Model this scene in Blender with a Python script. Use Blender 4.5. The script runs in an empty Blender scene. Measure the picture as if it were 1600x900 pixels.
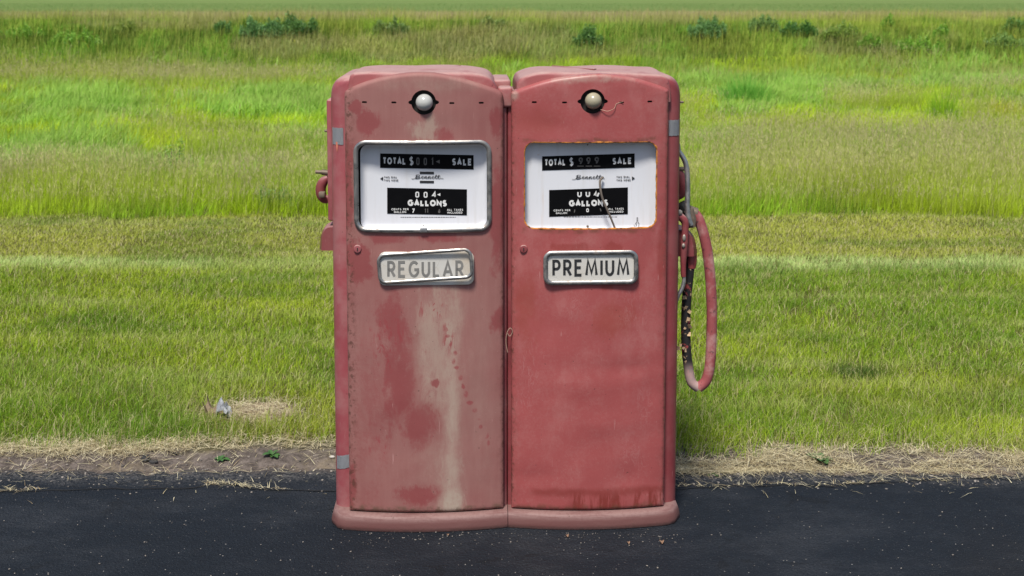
import bpy, bmesh, math, random
import numpy as np
from mathutils import Vector, Matrix
from mathutils.geometry import delaunay_2d_cdt
random.seed(7)
rng = np.random.default_rng(11)
R = math.radians
SC = bpy.context.scene
COL = SC.collection

# ------------------------------------------------------------------ camera maths
F_PX = 1907.0                 # focal length for a 1600 px wide frame
TILT = R(5.2)
CAM_Y = -4.0
HORIZON = -5.0                # row of the horizon
ROW0 = F_PX * math.tan(TILT) + HORIZON
YAW = R(2.0)                  # the pumps stand turned a little
SEAM_X = -7 * 4.0 / F_PX
ct, st = math.cos(TILT), math.sin(TILT)
def ray(px, row):
    a = (px - 800) / F_PX; b = (ROW0 - row) / F_PX
    return Vector((a, ct + b * st, -st + b * ct))
r_ = ray(640, 832)
CAM_H = -r_.z / r_.y * (4.0 - 0.055)
CAM = Vector((0, CAM_Y, CAM_H))
cy_, sy_ = math.cos(YAW), math.sin(YAW)
def F(px, row, y):
    """pixel -> (x, z) on the plane y=const of the pumps' own frame"""
    d = ray(px, row)
    dx, dy = d.x * cy_ + d.y * sy_, -d.x * sy_ + d.y * cy_
    ox, oy = CAM.x - SEAM_X, CAM.y
    ox, oy = ox * cy_ + oy * sy_, -ox * sy_ + oy * cy_
    t = (y - oy) / dy
    return (ox + dx * t, CAM.z + d.z * t)
def G(px, row, z=0.0):
    """pixel -> world point on the height z"""
    d = ray(px, row); t = (z - CAM.z) / d.z
    return (CAM.x + d.x * t, CAM.y + d.y * t)

# ------------------------------------------------------------------ materials
class NT:
    def __init__(s, name):
        s.m = bpy.data.materials.new(name); s.m.use_nodes = True
        s.t = s.m.node_tree; s.n = s.t.nodes; s.n.clear()
        s.out = s.n.new('ShaderNodeOutputMaterial')
        s._co = None
    def link(s, a, b): s.t.links.new(a, b)
    def put(s, sock, v):
        if v is None: return
        if isinstance(v, bpy.types.NodeSocket): s.link(v, sock)
        elif isinstance(v, (tuple, list)) and sock.type == 'RGBA' and len(v) == 3: sock.default_value = (*v, 1)
        else: sock.default_value = v
    def co(s):
        if s._co is None: s._co = s.n.new('ShaderNodeTexCoord').outputs['Object']
        return s._co
    def xyz(s, v=None):
        q = s.n.new('ShaderNodeSeparateXYZ'); s.link(v or s.co(), q.inputs[0]); return q.outputs
    def math(s, op, a, b=None, c=None, clamp=False):
        q = s.n.new('ShaderNodeMath'); q.operation = op; q.use_clamp = clamp
        s.put(q.inputs[0], a); s.put(q.inputs[1], b)
        if c is not None: s.put(q.inputs[2], c)
        return q.outputs[0]
    def mix(s, f, a, b, blend='MIX'):
        q = s.n.new('ShaderNodeMix'); q.data_type = 'RGBA'; q.blend_type = blend
        s.put(q.inputs[0], f); s.put(q.inputs[6], a); s.put(q.inputs[7], b); return q.outputs[2]
    def ss(s, v, a, b, lo=0.0, hi=1.0):
        q = s.n.new('ShaderNodeMapRange'); q.interpolation_type = 'SMOOTHSTEP'
        s.put(q.inputs[0], v); q.inputs[1].default_value = a; q.inputs[2].default_value = b
        q.inputs[3].default_value = lo; q.inputs[4].default_value = hi; return q.outputs[0]
    def mapv(s, scale=(1, 1, 1), v=None):
        q = s.n.new('ShaderNodeMapping'); s.link(v or s.co(), q.inputs[0]); q.inputs[3].default_value = scale; return q.outputs[0]
    def noise(s, scale, detail=4, rough=.55, v=None, dist=0.0, col=False):
        q = s.n.new('ShaderNodeTexNoise'); s.link(v or s.co(), q.inputs['Vector'])
        q.inputs['Scale'].default_value = scale; q.inputs['Detail'].default_value = detail
        q.inputs['Roughness'].default_value = rough; q.inputs['Distortion'].default_value = dist
        return q.outputs['Color' if col else 'Fac']
    def voro(s, scale, v=None, feature='F1', out='Distance', rnd=1.0):
        q = s.n.new('ShaderNodeTexVoronoi'); q.feature = feature; s.link(v or s.co(), q.inputs['Vector'])
        q.inputs['Scale'].default_value = scale; q.inputs['Randomness'].default_value = rnd; return q.outputs[out]
    def bump(s, h, strength=.3, dist=.002, n=None):
        q = s.n.new('ShaderNodeBump'); s.put(q.inputs['Height'], h)
        q.inputs['Strength'].default_value = strength; q.inputs['Distance'].default_value = dist
        if n is not None: s.link(n, q.inputs['Normal'])
        return q.outputs[0]
    def bsdf(s, col, rough=.5, metal=0.0, spec=.5, normal=None, **kw):
        q = s.n.new('ShaderNodeBsdfPrincipled')
        s.put(q.inputs['Base Color'], col); s.put(q.inputs['Roughness'], rough); s.put(q.inputs['Metallic'], metal)
        s.put(q.inputs['Specular IOR Level'], spec)
        if normal is not None: s.link(normal, q.inputs['Normal'])
        for k, v in kw.items(): s.put(q.inputs[k], v)
        s.link(q.outputs[0], s.out.inputs[0]); return s.m

def simple(name, col, rough=.5, metal=0.0, spec=.5, var=.15, scale=30, bump=.15):
    t = NT(name); n = t.noise(scale, 5)
    c = t.mix(n, tuple(v * (1 - var) for v in col), tuple(min(1, v * (1 + var)) for v in col))
    return t.bsdf(c, t.math('ADD', t.math('MULTIPLY', n, .25), rough - .12, clamp=True), metal, spec, t.bump(n, bump, .001))

RED = (.315, .057, .064)
DUST = (.30, .135, .115)
PALE = (.34, .25, .20)

class Masks:
    """soft shapes in the pumps' own frame, given by photo pixels"""
    def __init__(s, t, cx, y=0.0, wob=.03, wscale=9):
        s.t = t; s.cx = cx; s.y = y
        n = t.noise(wscale, 4, .6, col=True); nx = t.xyz(n)
        o = t.xyz()
        s.x = t.math('ADD', o[0], t.math('MULTIPLY', t.math('SUBTRACT', nx[0], .5), wob * 2))
        s.z = t.math('ADD', o[2], t.math('MULTIPLY', t.math('SUBTRACT', nx[1], .5), wob * 2))
        s.ox, s.oz = o[0], o[2]
        e = t.noise(15, 9, .74, t.mapv((1.5, 1, .7)), .5)
        s.tear = t.math('MULTIPLY', t.math('SUBTRACT', e, .5), 2.7)
    def ell(s, px, row, rx, rz, lo=.6, hi=1.25, raw=False):
        x, z = F(px, row, s.y); x -= s.cx
        k = F(px + rx, row, s.y)[0] - s.cx - x; kz = z - F(px, row + rz, s.y)[1]
        t = s.t; X, Z = (s.ox, s.oz) if raw else (s.x, s.z)
        a = t.math('MULTIPLY', t.math('SUBTRACT', X, x), 1 / k); b = t.math('MULTIPLY', t.math('SUBTRACT', Z, z), 1 / kz)
        d = t.math('SQRT', t.math('ADD', t.math('MULTIPLY', a, a), t.math('MULTIPLY', b, b)))
        if not raw: d = t.math('ADD', d, s.tear)
        return t.ss(d, lo, hi, 1, 0)
    def box(s, x0, x1, r0, r1, sx=10, sz=15, raw=False):
        t = s.t; X, Z = (s.ox, s.oz) if raw else (s.x, s.z)
        xa, za = F(x0, r0, s.y); xb, zb = F(x1, r1, s.y); xa -= s.cx; xb -= s.cx
        k = .0021
        m = t.math('MULTIPLY', t.ss(X, xa - sx * k, xa + sx * k), t.ss(X, xb - sx * k, xb + sx * k, 1, 0))
        m2 = t.math('MULTIPLY', t.ss(Z, zb - sz * k, zb + sz * k), t.ss(Z, za - sz * k, za + sz * k, 1, 0))
        return t.math('MULTIPLY', m, m2)
    def any(s, L):
        r = L[0]
        for m in L[1:]: r = s.t.math('MAXIMUM', r, m)
        return r

def paint_finish(t, col, rough, dentscale=1.0, dust=None):
    """chips, scratches, fine speckle and dents common to all the painted sheet metal"""
    sp = t.ss(t.noise(260, 3, .7), .66, .74)
    col = t.mix(t.math('MULTIPLY', sp, .35), col, (.55, .40, .36))
    dk = t.ss(t.noise(95, 2, .5), .74, .78)
    col = t.mix(t.math('MULTIPLY', dk, .7), col, (.06, .025, .02))
    sv = t.mapv((22, 22, 2.2)); sc = t.ss(t.noise(9, 3, .6, sv, .6), .715, .735)
    gate = t.ss(t.noise(6, 2), .52, .6)
    sc = t.math('MULTIPLY', sc, gate)
    col = t.mix(t.math('MULTIPLY', sc, .4), col, (.50, .30, .28))
    rv = t.n.new('ShaderNodeMapping'); t.link(t.co(), rv.inputs[0]); rv.inputs[2].default_value = (0, R(38), 0); rv.inputs[3].default_value = (26, 26, 1.8)
    sc2 = t.math('MULTIPLY', t.ss(t.noise(8, 2, .5, rv.outputs[0], .4), .72, .735), t.ss(t.noise(7, 2), .5, .6))
    col = t.mix(t.math('MULTIPLY', sc2, .45), col, (.48, .28, .26))
    chip = t.ss(t.noise(36, 5, .7), .715, .73)
    col = t.mix(t.math('MULTIPLY', chip, .75), col, (.13, .04, .03))
    dent = t.noise(5, 2, .4); fine = t.noise(420, 2, .6); mid = t.noise(45, 3, .5)
    h = t.math('ADD', t.math('MULTIPLY', dent, 3.2 * dentscale), t.math('ADD', t.math('MULTIPLY', fine, .03), t.math('MULTIPLY', mid, .1)))
    h = t.math('SUBTRACT', h, t.math('MULTIPLY', dk, .15))
    return t.bsdf(col, rough, 0, .35, t.bump(h, .42, .004))

def edge_wear(t, M, col, x0, x1, grain):
    inn = M.box(x0 + 3, x1 - 3, 90, 803, 4, 4, raw=True)
    e = t.math('MULTIPLY', t.math('SUBTRACT', 1, inn), t.ss(t.noise(48, 4, .7), .52, .60))
    col = t.mix(t.math('MULTIPLY', e, .8), col, (.085, .035, .024))
    e2 = t.math('MULTIPLY', t.math('SUBTRACT', 1, M.box(x0 + 7, x1 - 7, 80, 796, 8, 8)), t.ss(grain, .46, .60))
    return t.mix(t.math('MULTIPLY', e2, .5), col, (.17, .06, .05))

def mat_panel_dusty(cx):
    t = NT('dusty_red_enamel'); M = Masks(t, cx, -.02, .022, 10)
    big = t.noise(3.2, 5, .6); fine = t.noise(28, 6, .7)
    red = t.mix(big, (.185, .036, .038), (.245, .052, .055))
    streaky = t.noise(7, 4, .6, t.mapv((6, 6, .6)))
    dcol = t.mix(streaky, (.225, .088, .080), (.285, .135, .120))
    bare = M.any([M.ell(626, 590, 34, 110, .1, 1.45), M.ell(614, 500, 30, 50, .1, 1.5), M.ell(655, 665, 34, 40, .1, 1.5), t.math('MULTIPLY', M.ell(585, 640, 40, 160, .0, 1.6), .5), M.ell(575, 190, 20, 26), M.ell(557, 170, 12, 12),
                  M.ell(775, 190, 14, 28, .4, 1.3), M.ell(560, 410, 22, 40), M.ell(690, 210, 18, 14, .3, 1.4), M.ell(655, 772, 44, 18, .2, 1.4),
                  M.ell(780, 500, 12, 22, .3, 1.4), M.ell(548, 760, 10, 50, .2, 1.3), M.ell(680, 598, 9, 9), M.ell(778, 340, 14, 90, .3, 1.4), M.ell(600, 372, 40, 10, .3, 1.4), M.ell(690, 372, 45, 9, .3, 1.4), M.ell(545, 300, 9, 90, .3, 1.3)])
    grain = t.math('ADD', t.math('MULTIPLY', t.noise(110, 4, .75), .6), t.math('MULTIPLY', fine, .4))
    G_ = lambda m, k=1.3: t.ss(t.math('ADD', m, t.math('MULTIPLY', t.math('SUBTRACT', grain, .5), k)), .12, .92)
    bare = G_(bare)
    dust = t.math('MULTIPLY', t.ss(big, .2, .62, .55, 1.0), t.math('SUBTRACT', 1, t.math('MULTIPLY', bare, .74)))
    col = t.mix(dust, red, dcol)
    pale = M.any([t.math('MULTIPLY', M.box(684, 722, 440, 806, 18, 16), t.ss(t.noise(6, 6, .7, t.mapv((3, 1, .9))), .36, .66, .4, 1.0)), t.math('MULTIPLY', M.ell(680, 550, 42, 120, .2, 1.4), .9),
                  t.math('MULTIPLY', M.ell(666, 203, 25, 22, .4, 1.2), .9), t.math('MULTIPLY', M.ell(690, 470, 60, 40, .2, 1.3), .4),
                  t.math('MULTIPLY', M.ell(690, 720, 50, 60, .2, 1.3), .42), t.math('MULTIPLY', M.ell(680, 132, 90, 16, .3, 1.3), .4), t.math('MULTIPLY', M.ell(750, 620, 30, 180, .2, 1.3), .25)])
    pale = t.math('MULTIPLY', pale, t.ss(t.noise(16, 6, .75, t.mapv((2, 2, .5))), .2, .62, .35, 1.0))
    pale = t.math('MULTIPLY', t.math('ADD', t.math('MULTIPLY', pale, .55), t.math('MULTIPLY', G_(pale, 1.1), .45)), t.math('SUBTRACT', 1, t.math('MULTIPLY', bare, .85)))
    col = t.mix(t.math('MULTIPLY', pale, .8), col, PALE)
    spl = M.any([t.math('MULTIPLY', M.ell(706, 790, 20, 30, .1, 1.35), .75), t.math('MULTIPLY', M.ell(704, 740, 16, 50, .0, 1.5), .4), t.math('MULTIPLY', M.box(697, 714, 500, 790, 9, 40), .32)])
    col = t.mix(t.math('MULTIPLY', spl, t.ss(fine, .25, .55, .5, .95)), col, (.40, .34, .27))
    # a trail of paw-like rubbed marks and a spray of wiped scratches
    tr = []
    for i in range(15):
        a = i / 14
        tr.append(M.ell(697 + 68 * a ** 1.3 + random.uniform(-4, 4), 512 + 182 * a, random.uniform(2.2, 4.2), random.uniform(3, 6), .5, 1.3, raw=(i % 2 == 0)))
    marks = M.any(tr)
    col = t.mix(t.math('MULTIPLY', t.math('MULTIPLY', marks, t.ss(fine, .35, .6)), .75), col, (.23, .04, .045))
    rub = t.ss(t.noise(30, 3, .6, t.mapv((1.5, 1, .5)), 1.5), .56, .62)
    wipes = t.math('MULTIPLY', rub, M.any([M.ell(672, 480, 26, 26, .3, 1.2), M.ell(605, 530, 30, 60, .3, 1.2), M.ell(600, 700, 30, 20, .3, 1.2), M.ell(700, 535, 14, 30, .3, 1.2)]))
    col = t.mix(t.math('MULTIPLY', wipes, .75), col, (.24, .042, .046))
    col = edge_wear(t, M, col, 545, 787, grain)
    low = M.box(540, 790, 793, 812, 4, 4)
    col = t.mix(t.math('MULTIPLY', t.math('MULTIPLY', low, t.ss(fine, .42, .6)), .7), col, (.11, .07, .045))
    return paint_finish(t, col, t.math('ADD', .42, t.math('MULTIPLY', dust, .3)), 1.0)

def mat_panel_red(cx):
    t = NT('weathered_red_enamel'); M = Masks(t, cx, -.02, .018, 12)
    big = t.noise(3.0, 5, .6); fine = t.noise(24, 6, .7)
    col = t.mix(big, (.265, .057, .056), (.335, .084, .083))
    chalk = t.ss(t.noise(5, 6, .7, t.mapv((1.3, 1, .8))), .47, .75)
    col = t.mix(t.math('MULTIPLY', chalk, .55), col, (.37, .145, .135))
    gr = t.ss(t.math('ADD', t.math('MULTIPLY', t.noise(120, 4, .75), .5), t.math('MULTIPLY', t.noise(8, 5, .7), .5)), .47, .62)
    col = t.mix(t.math('MULTIPLY', gr, .14), col, (.40, .20, .185))
    org = M.any([M.ell(822, 480, 25, 60, .2, 1.3), M.ell(960, 500, 40, 30, .2, 1.3), t.math('MULTIPLY', M.ell(840, 190, 50, 26, .2, 1.3), .6)])
    col = t.mix(t.math('MULTIPLY', org, .5), col, (.25, .052, .036))
    topd = M.any([t.math('MULTIPLY', M.ell(925, 122, 90, 9, .3, 1.3), .7), M.ell(805, 150, 8, 10, .3, 1.3)])
    col = t.mix(t.math('MULTIPLY', topd, t.ss(fine, .3, .6, .2, .9)), col, (.36, .24, .2))
    wet = M.any([M.ell(888, 388, 34, 9), M.ell(958, 386, 16, 8), M.ell(945, 449, 10, 7), M.ell(1036, 400, 8, 60, .3, 1.3)])
    col = t.mix(t.math('MULTIPLY', wet, .6), col, (.22, .035, .03))
    # rust-coloured runs along the bottom right
    runs = t.ss(t.noise(20, 6, .7, t.mapv((2.2, 1, .32)), .6), .42, .60)
    band = M.box(888, 1040, 771, 806, 8, 8)
    col = t.mix(t.math('MULTIPLY', t.math('MULTIPLY', runs, band), .75), col, (.15, .022, .015))
    line = M.box(830, 1040, 764, 772, 10, 5)
    col = t.mix(t.math('MULTIPLY', line, .55), col, (.17, .028, .022))
    grain = t.math('ADD', t.math('MULTIPLY', t.noise(110, 4, .75), .6), t.math('MULTIPLY', fine, .4))
    col = edge_wear(t, M, col, 801, 1039, grain)
    low = M.box(800, 1040, 792, 812, 4, 6)
    col = t.mix(t.math('MULTIPLY', t.math('MULTIPLY', low, t.ss(fine, .4, .6)), .7), col, (.09, .05, .025))
    rustring = M.any([M.box(816, 1030, 218, 222, 3, 3), M.box(816, 1030, 357, 362, 3, 4)])
    col = t.mix(t.math('MULTIPLY', t.math('MULTIPLY', rustring, t.ss(fine, .4, .6)), .7), col, (.12, .05, .03))
    scr = t.ss(t.noise(14, 4, .6, t.mapv((2.0, 1, .7)), 2.2), .5, .52); scr2 = t.ss(t.noise(14, 4, .6, t.mapv((2.0, 1, .7)), 2.2), .53, .55, 1, 0)
    scr = t.math('MULTIPLY', t.math('MULTIPLY', scr, scr2), M.any([M.ell(825, 590, 20, 80, .2, 1.2), M.ell(985, 720, 35, 40, .3, 1.2), M.ell(990, 480, 30, 40, .2, 1.2), M.ell(895, 480, 26, 26, .2, 1.2), M.ell(1010, 640, 20, 40, .2, 1.2)]))
    col = t.mix(t.math('MULTIPLY', scr, .2), col, (.45, .25, .24))
    return paint_finish(t, col, t.math('ADD', .36, t.math('MULTIPLY', chalk, .22)), 1.5)

def mat_paint(name, cx, base=(.33, .058, .068), dusty=.0, topdust=.8):
    """red sheet metal; dust lies on faces that look up"""
    t = NT(name)
    big = t.noise(4, 5, .6); fine = t.noise(30, 6, .7)
    col = t.mix(big, tuple(v * .85 for v in base), tuple(v * 1.15 for v in base))
    g = t.n.new('ShaderNodeNewGeometry'); nz = t.xyz(g.outputs['Normal'])[2]
    up = t.ss(t.math('ADD', nz, t.math('MULTIPLY', t.math('SUBTRACT', fine, .5), .5)), .35, .85)
    d = t.math('MAXIMUM', t.math('MULTIPLY', up, topdust), t.math('MULTIPLY', t.ss(t.noise(9, 5, .65), .35, .7), dusty))
    d = t.math('MULTIPLY', d, t.ss(t.noise(11, 5, .6), .25, .5, .5, 1))
    col = t.mix(d, col, t.mix(fine, (.30, .165, .155), (.42, .30, .27)))
    return paint_finish(t, col, t.math('ADD', .42, t.math('MULTIPLY', d, .3)), .7)

def mat_base(name):
    t = NT(name)
    z = t.xyz()[2]; n = t.noise(12, 5, .65, t.mapv((.5, 1, 2.5))); f = t.noise(80, 4, .7)
    col = t.mix(n, (.105, .036, .034), (.15, .072, .066))
    edge = t.math('ADD', t.ss(z, .030, .052), t.ss(z, .004, .014, .6, 0))  # dusty top lip; the pink highlight along the bottom line is painted in
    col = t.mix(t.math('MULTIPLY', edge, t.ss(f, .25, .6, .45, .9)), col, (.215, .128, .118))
    str_ = t.ss(t.noise(5, 4, .6, t.mapv((1, 1, 14))), .5, .62)
    col = t.mix(t.math('MULTIPLY', str_, .5), col, (.12, .045, .042))
    chip = t.ss(t.noise(48, 5, .7), .635, .66)
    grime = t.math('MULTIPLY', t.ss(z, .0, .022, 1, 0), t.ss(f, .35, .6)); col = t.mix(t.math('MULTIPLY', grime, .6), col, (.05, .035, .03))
    col = t.mix(t.math('MULTIPLY', chip, .7), col, (.10, .05, .04))
    return t.bsdf(col, .62, 0, .3, t.bump(t.math('ADD', f, t.math('MULTIPLY', n, 2)), .25, .002))

def mat_metal(name, col=(.55, .54, .52), rough=.32, dirt=.5):
    t = NT(name); n = t.noise(40, 5, .7); b = t.noise(9, 4, .6)
    c = t.mix(t.math('MULTIPLY', t.ss(n, .5, .7), dirt), col, (.20, .15, .12))
    c = t.mix(t.math('MULTIPLY', t.ss(b, .55, .7), dirt * .5), c, (.32, .27, .23))
    return t.bsdf(c, t.ss(n, .3, .8, rough, rough + .35), t.ss(n, .45, .75, .9, .45), .5, t.bump(n, .15, .001))

def mat_dial(name, rusty=0.0):
    t = NT(name); n = t.noise(20, 5, .7); v = t.noise(7, 4, .6, t.mapv((5, 1, .5)))
    c = t.mix(t.math('MULTIPLY', t.ss(v, .5, .75), .35), (.61, .62, .655), (.48, .46, .43))
    c = t.mix(t.math('MULTIPLY', t.ss(n, .66, .74), .5), c, (.5, .40, .32))
    if rusty:
        c = t.mix(t.math('MULTIPLY', t.ss(t.noise(10, 3, .6, t.mapv((7, 1, .35))), .6, .75), .3), c, (.55, .42, .33))
    return t.bsdf(c, .3, 0, .5)

def mat_rust():
    t = NT('rusty_edge'); n = t.noise(70, 5, .7)
    c = t.mix(t.ss(n, .4, .7), (.52, .20, .04), (.07, .03, .018))
    return t.bsdf(c, .85, 0, .2, t.bump(n, .5, .002))

def mat_plate(name, tan=0.0):
    t = NT(name); n = t.noise(16, 5, .7); cr = t.voro(14, feature='DISTANCE_TO_EDGE', v=t.mapv((1, 1, 1)))
    c = t.mix(n, (.46, .44, .40), (.58, .57, .54))
    c = t.mix(t.math('MULTIPLY', t.ss(t.noise(6, 4), .45, .65), .3 + tan), c, (.46, .38, .28))
    c = t.mix(t.ss(cr, .0, .012, .45, 0), c, (.3, .27, .22))
    return t.bsdf(c, .35, 0, .5)

def mat_hose():
    t = NT('faded_red_rubber'); z = t.xyz()[2]; n = t.noise(14, 5, .65); f = t.noise(60, 5, .7)
    c = t.mix(n, (.22, .05, .055), (.36, .10, .10))
    c = t.mix(t.math('MULTIPLY', t.ss(n, .42, .62), .65), c, (.45, .27, .25))
    c = t.mix(t.math('MULTIPLY', t.ss(f, .58, .66), .7), c, (.04, .03, .03))
    return t.bsdf(c, .6, 0, .3, t.bump(f, .25, .002))
def mat_worn_hose():
    t = NT('peeling_black_rubber'); n = t.noise(24, 5, .65)
    z = t.xyz()[2]
    c = t.mix(t.ss(n, .56, .6), (.018, .017, .018), (.26, .05, .05))
    c = t.mix(t.ss(t.noise(33, 4, .6), .61, .65), c, (.40, .27, .16))
    zl = F(1070, 560, .18)[1]
    c = t.mix(t.math('MULTIPLY', t.ss(z, zl - .06, zl, 1, 0), .85), c, (.42, .30, .28))
    return t.bsdf(c, .65, 0, .3, t.bump(n, .4, .003))

def mat_asphalt():
    t = NT('asphalt'); y = t.xyz()[1]
    big = t.noise(1.3, 5, .6); mid = t.noise(26, 5, .7); grit = t.noise(170, 4, .75)
    c = t.mix(t.math('ADD', t.math('MULTIPLY', big, .5), t.math('MULTIPLY', grit, .5)), (.0042, .0064, .0102), (.0115, .0160, .0240))
    edge = t.ss(t.math('ADD', y, t.math('MULTIPLY', t.math('SUBTRACT', t.noise(5, 5, .65), .5), .25)), .30, .45)
    gr = t.voro(120, out='Color'); grv = t.math('MULTIPLY', t.xyz(gr)[0], 1)
    c = t.mix(t.math('MULTIPLY', edge, t.ss(grv, .2, .9, .1, .8)), c, (.13, .125, .12))
    spill = t.math('ADD', y, t.math('MULTIPLY', t.math('SUBTRACT', t.noise(9, 6, .75), .5), .22))
    dcell = t.xyz(t.voro(150, out='Color'))
    sp = t.math('MULTIPLY', t.ss(spill, .40, .49), t.ss(t.math('ADD', dcell[1], t.ss(spill, .41, .50)), .75, 1.0))
    c = t.mix(sp, c, t.mix(grit, (.07, .058, .05), (.16, .135, .12)))
    v = t.voro(95); cell = t.xyz(t.voro(95, out='Color'))
    chips = t.math('MULTIPLY', t.ss(v, .12, .26, 1, 0), t.ss(cell[0], .955, .97))
    c = t.mix(chips, c, t.mix(cell[1], (.22, .19, .16), (.42, .40, .37)))
    v2 = t.voro(240); cell2 = t.xyz(t.voro(240, out='Color'))
    ch2 = t.math('MULTIPLY', t.ss(v2, .15, .3, 1, 0), t.ss(cell2[0], .88, .93))
    c = t.mix(t.math('MULTIPLY', ch2, .8), c, (.13, .13, .135))
    wear = t.ss(t.noise(2.1, 6, .7, t.mapv((.7, 1.4, 1))), .45, .68)
    c = t.mix(t.math('MULTIPLY', wear, t.ss(grit, .35, .65, .15, .6)), c, (.042, .046, .054))
    ck = t.voro(1.1, v=t.mapv((.8, 1.6, 1), t.n.new('ShaderNodeTexCoord').outputs['Object']), feature='DISTANCE_TO_EDGE')
    ckw = t.math('ADD', ck, t.math('MULTIPLY', t.math('SUBTRACT', t.noise(7, 6, .7), .5), .16))
    c = t.mix(t.math('MULTIPLY', t.ss(ckw, .0, .0035, 1, 0), t.math('MULTIPLY', t.ss(t.noise(1.5, 3), .45, .6), .35)), c, (.002, .002, .002))
    brn = t.ss(t.noise(.9, 4, .6), .55, .75)
    c = t.mix(t.math('MULTIPLY', brn, .25), c, (.020, .016, .014))
    h = t.math('ADD', t.math('ADD', grit, t.math('MULTIPLY', mid, 1.2)), t.math('MULTIPLY', t.voro(110), .9))
    return t.bsdf(c, t.ss(mid, .3, .7, .62, .85), 0, .22, t.bump(h, .9, .009))

def mat_ground():
    t = NT('earth'); o = t.xyz(); y = o[1]
    n = t.noise(3.5, 6, .65); f = t.noise(60, 5, .75); m = t.noise(.35, 5, .6)
    clod = t.ss(t.noise(22, 6, .75), .32, .68); dirt = t.mix(t.math('ADD', t.math('MULTIPLY', f, .45), t.math('MULTIPLY', clod, .55)), (.03, .025, .022), (.24, .20, .175))
    dirt = t.mix(t.math('MULTIPLY', t.ss(n, .52, .7), .5), dirt, (.30, .24, .15))
    lawn = t.mix(f, (.05, .06, .014), (.15, .15, .045))
    lawn = t.mix(t.math('MULTIPLY', t.ss(n, .5, .7), .35), lawn, (.17, .13, .065))
    mead = t.mix(f, (.05, .07, .015), (.13, .15, .035))
    crop = t.mix(t.noise(1.2, 4, .7, t.mapv((.25, .06, 1))), (.11, .175, .05), (.17, .215, .08))
    tanf = t.mix(t.noise(1.5, 4, .7, t.mapv((.4, .15, 1))), (.24, .23, .10), (.30, .24, .15))
    yj = t.math('ADD', y, t.math('MULTIPLY', t.math('SUBTRACT', n, .5), .35))
    bx, by = G(395, 652)
    q1 = t.math('MULTIPLY', t.math('SUBTRACT', o[0], bx), 1 / .22); q2 = t.math('MULTIPLY', t.math('SUBTRACT', y, by), 1 / .15)
    bp = t.math('ADD', t.math('SQRT', t.math('ADD', t.math('MULTIPLY', q1, q1), t.math('MULTIPLY', q2, q2))), t.math('MULTIPLY', t.math('SUBTRACT', n, .5), 1.2))
    lawn = t.mix(t.ss(bp, .6, 1.1, 1, 0), lawn, (.27, .20, .14))
    c = t.mix(t.ss(yj, .60, .78), dirt, lawn)
    c = t.mix(t.ss(yj, 5.4, 5.8), c, mead)
    ym = t.math('ADD', y, t.math('MULTIPLY', t.math('SUBTRACT', m, .5), 10))
    c = t.mix(t.ss(ym, 29, 34), c, tanf)
    c = t.mix(t.ss(ym, 46, 58), c, crop)
    h = t.math('ADD', t.math('ADD', f, t.math('MULTIPLY', clod, 2)), t.math('MULTIPLY', n, 2))
    return t.bsdf(c, 1.0, 0, .0, t.bump(h, .6, .012))

def mat_blades(name, trans=.38, rough=.5, spec=.10):
    t = NT(name)
    a = t.n.new('ShaderNodeAttribute'); a.attribute_name = 'Col'
    c = a.outputs['Color']
    p = t.n.new('ShaderNodeBsdfPrincipled'); t.put(p.inputs['Base Color'], c); p.inputs['Roughness'].default_value = rough
    p.inputs['Specular IOR Level'].default_value = spec
    tr = t.n.new('ShaderNodeBsdfTranslucent'); t.put(tr.inputs[0], t.mix(1.0, c, (1.0, 1.0, .55), 'MULTIPLY'))
    mx = t.n.new('ShaderNodeMixShader'); mx.inputs[0].default_value = trans
    t.link(p.outputs[0], mx.inputs[1]); t.link(tr.outputs[0], mx.inputs[2]); t.link(mx.outputs[0], t.out.inputs[0])
    return t.m

# ------------------------------------------------------------------ mesh helpers
CX = 0.0                                     # x of the pump being built, in the pair's frame
def link(name, me, mat, parent=None, smooth=True, ang=35):
    o = bpy.data.objects.new(name, me); COL.objects.link(o)
    if mat: me.materials.append(mat)
    if smooth:
        me.polygons.foreach_set('use_smooth', [True] * len(me.polygons))
        try: me.set_sharp_from_angle(angle=R(ang))
        except Exception: pass
    if parent is not None: o.parent = parent
    return o
def from_bm(name, bm, mat, parent=None, shift=None, smooth=True, ang=35):
    bmesh.ops.recalc_face_normals(bm, faces=bm.faces[:])
    me = bpy.data.meshes.new(name)
    if shift is None: shift = -CX if parent is not None else 0
    for v in bm.verts: v.co.x += shift
    bm.to_mesh(me); bm.free()
    return link(name, me, mat, parent, smooth, ang)
def tag(o, label=None, cat=None, group=None, kind=None):
    if label: o['label'] = label
    if cat: o['category'] = cat
    if group: o['group'] = group
    if kind: o['kind'] = kind
    return o
def catmull(P, n=8, closed=False):
    P = [Vector(p) for p in P]; out = []; N = len(P)
    rngi = range(N) if closed else range(N - 1)
    for i in rngi:
        g = (lambda k: P[k % N]) if closed else (lambda k: P[max(0, min(N - 1, k))])
        a, b, c, d = g(i - 1), g(i), g(i + 1), g(i + 2)
        for k in range(n):
            t = k / n
            out.append(.5 * ((2 * b) + (c - a) * t + (2 * a - 5 * b + 4 * c - d) * t * t + (3 * b - a - 3 * c + d) * t ** 3))
    if not closed: out.append(P[-1].copy())
    return out
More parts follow.
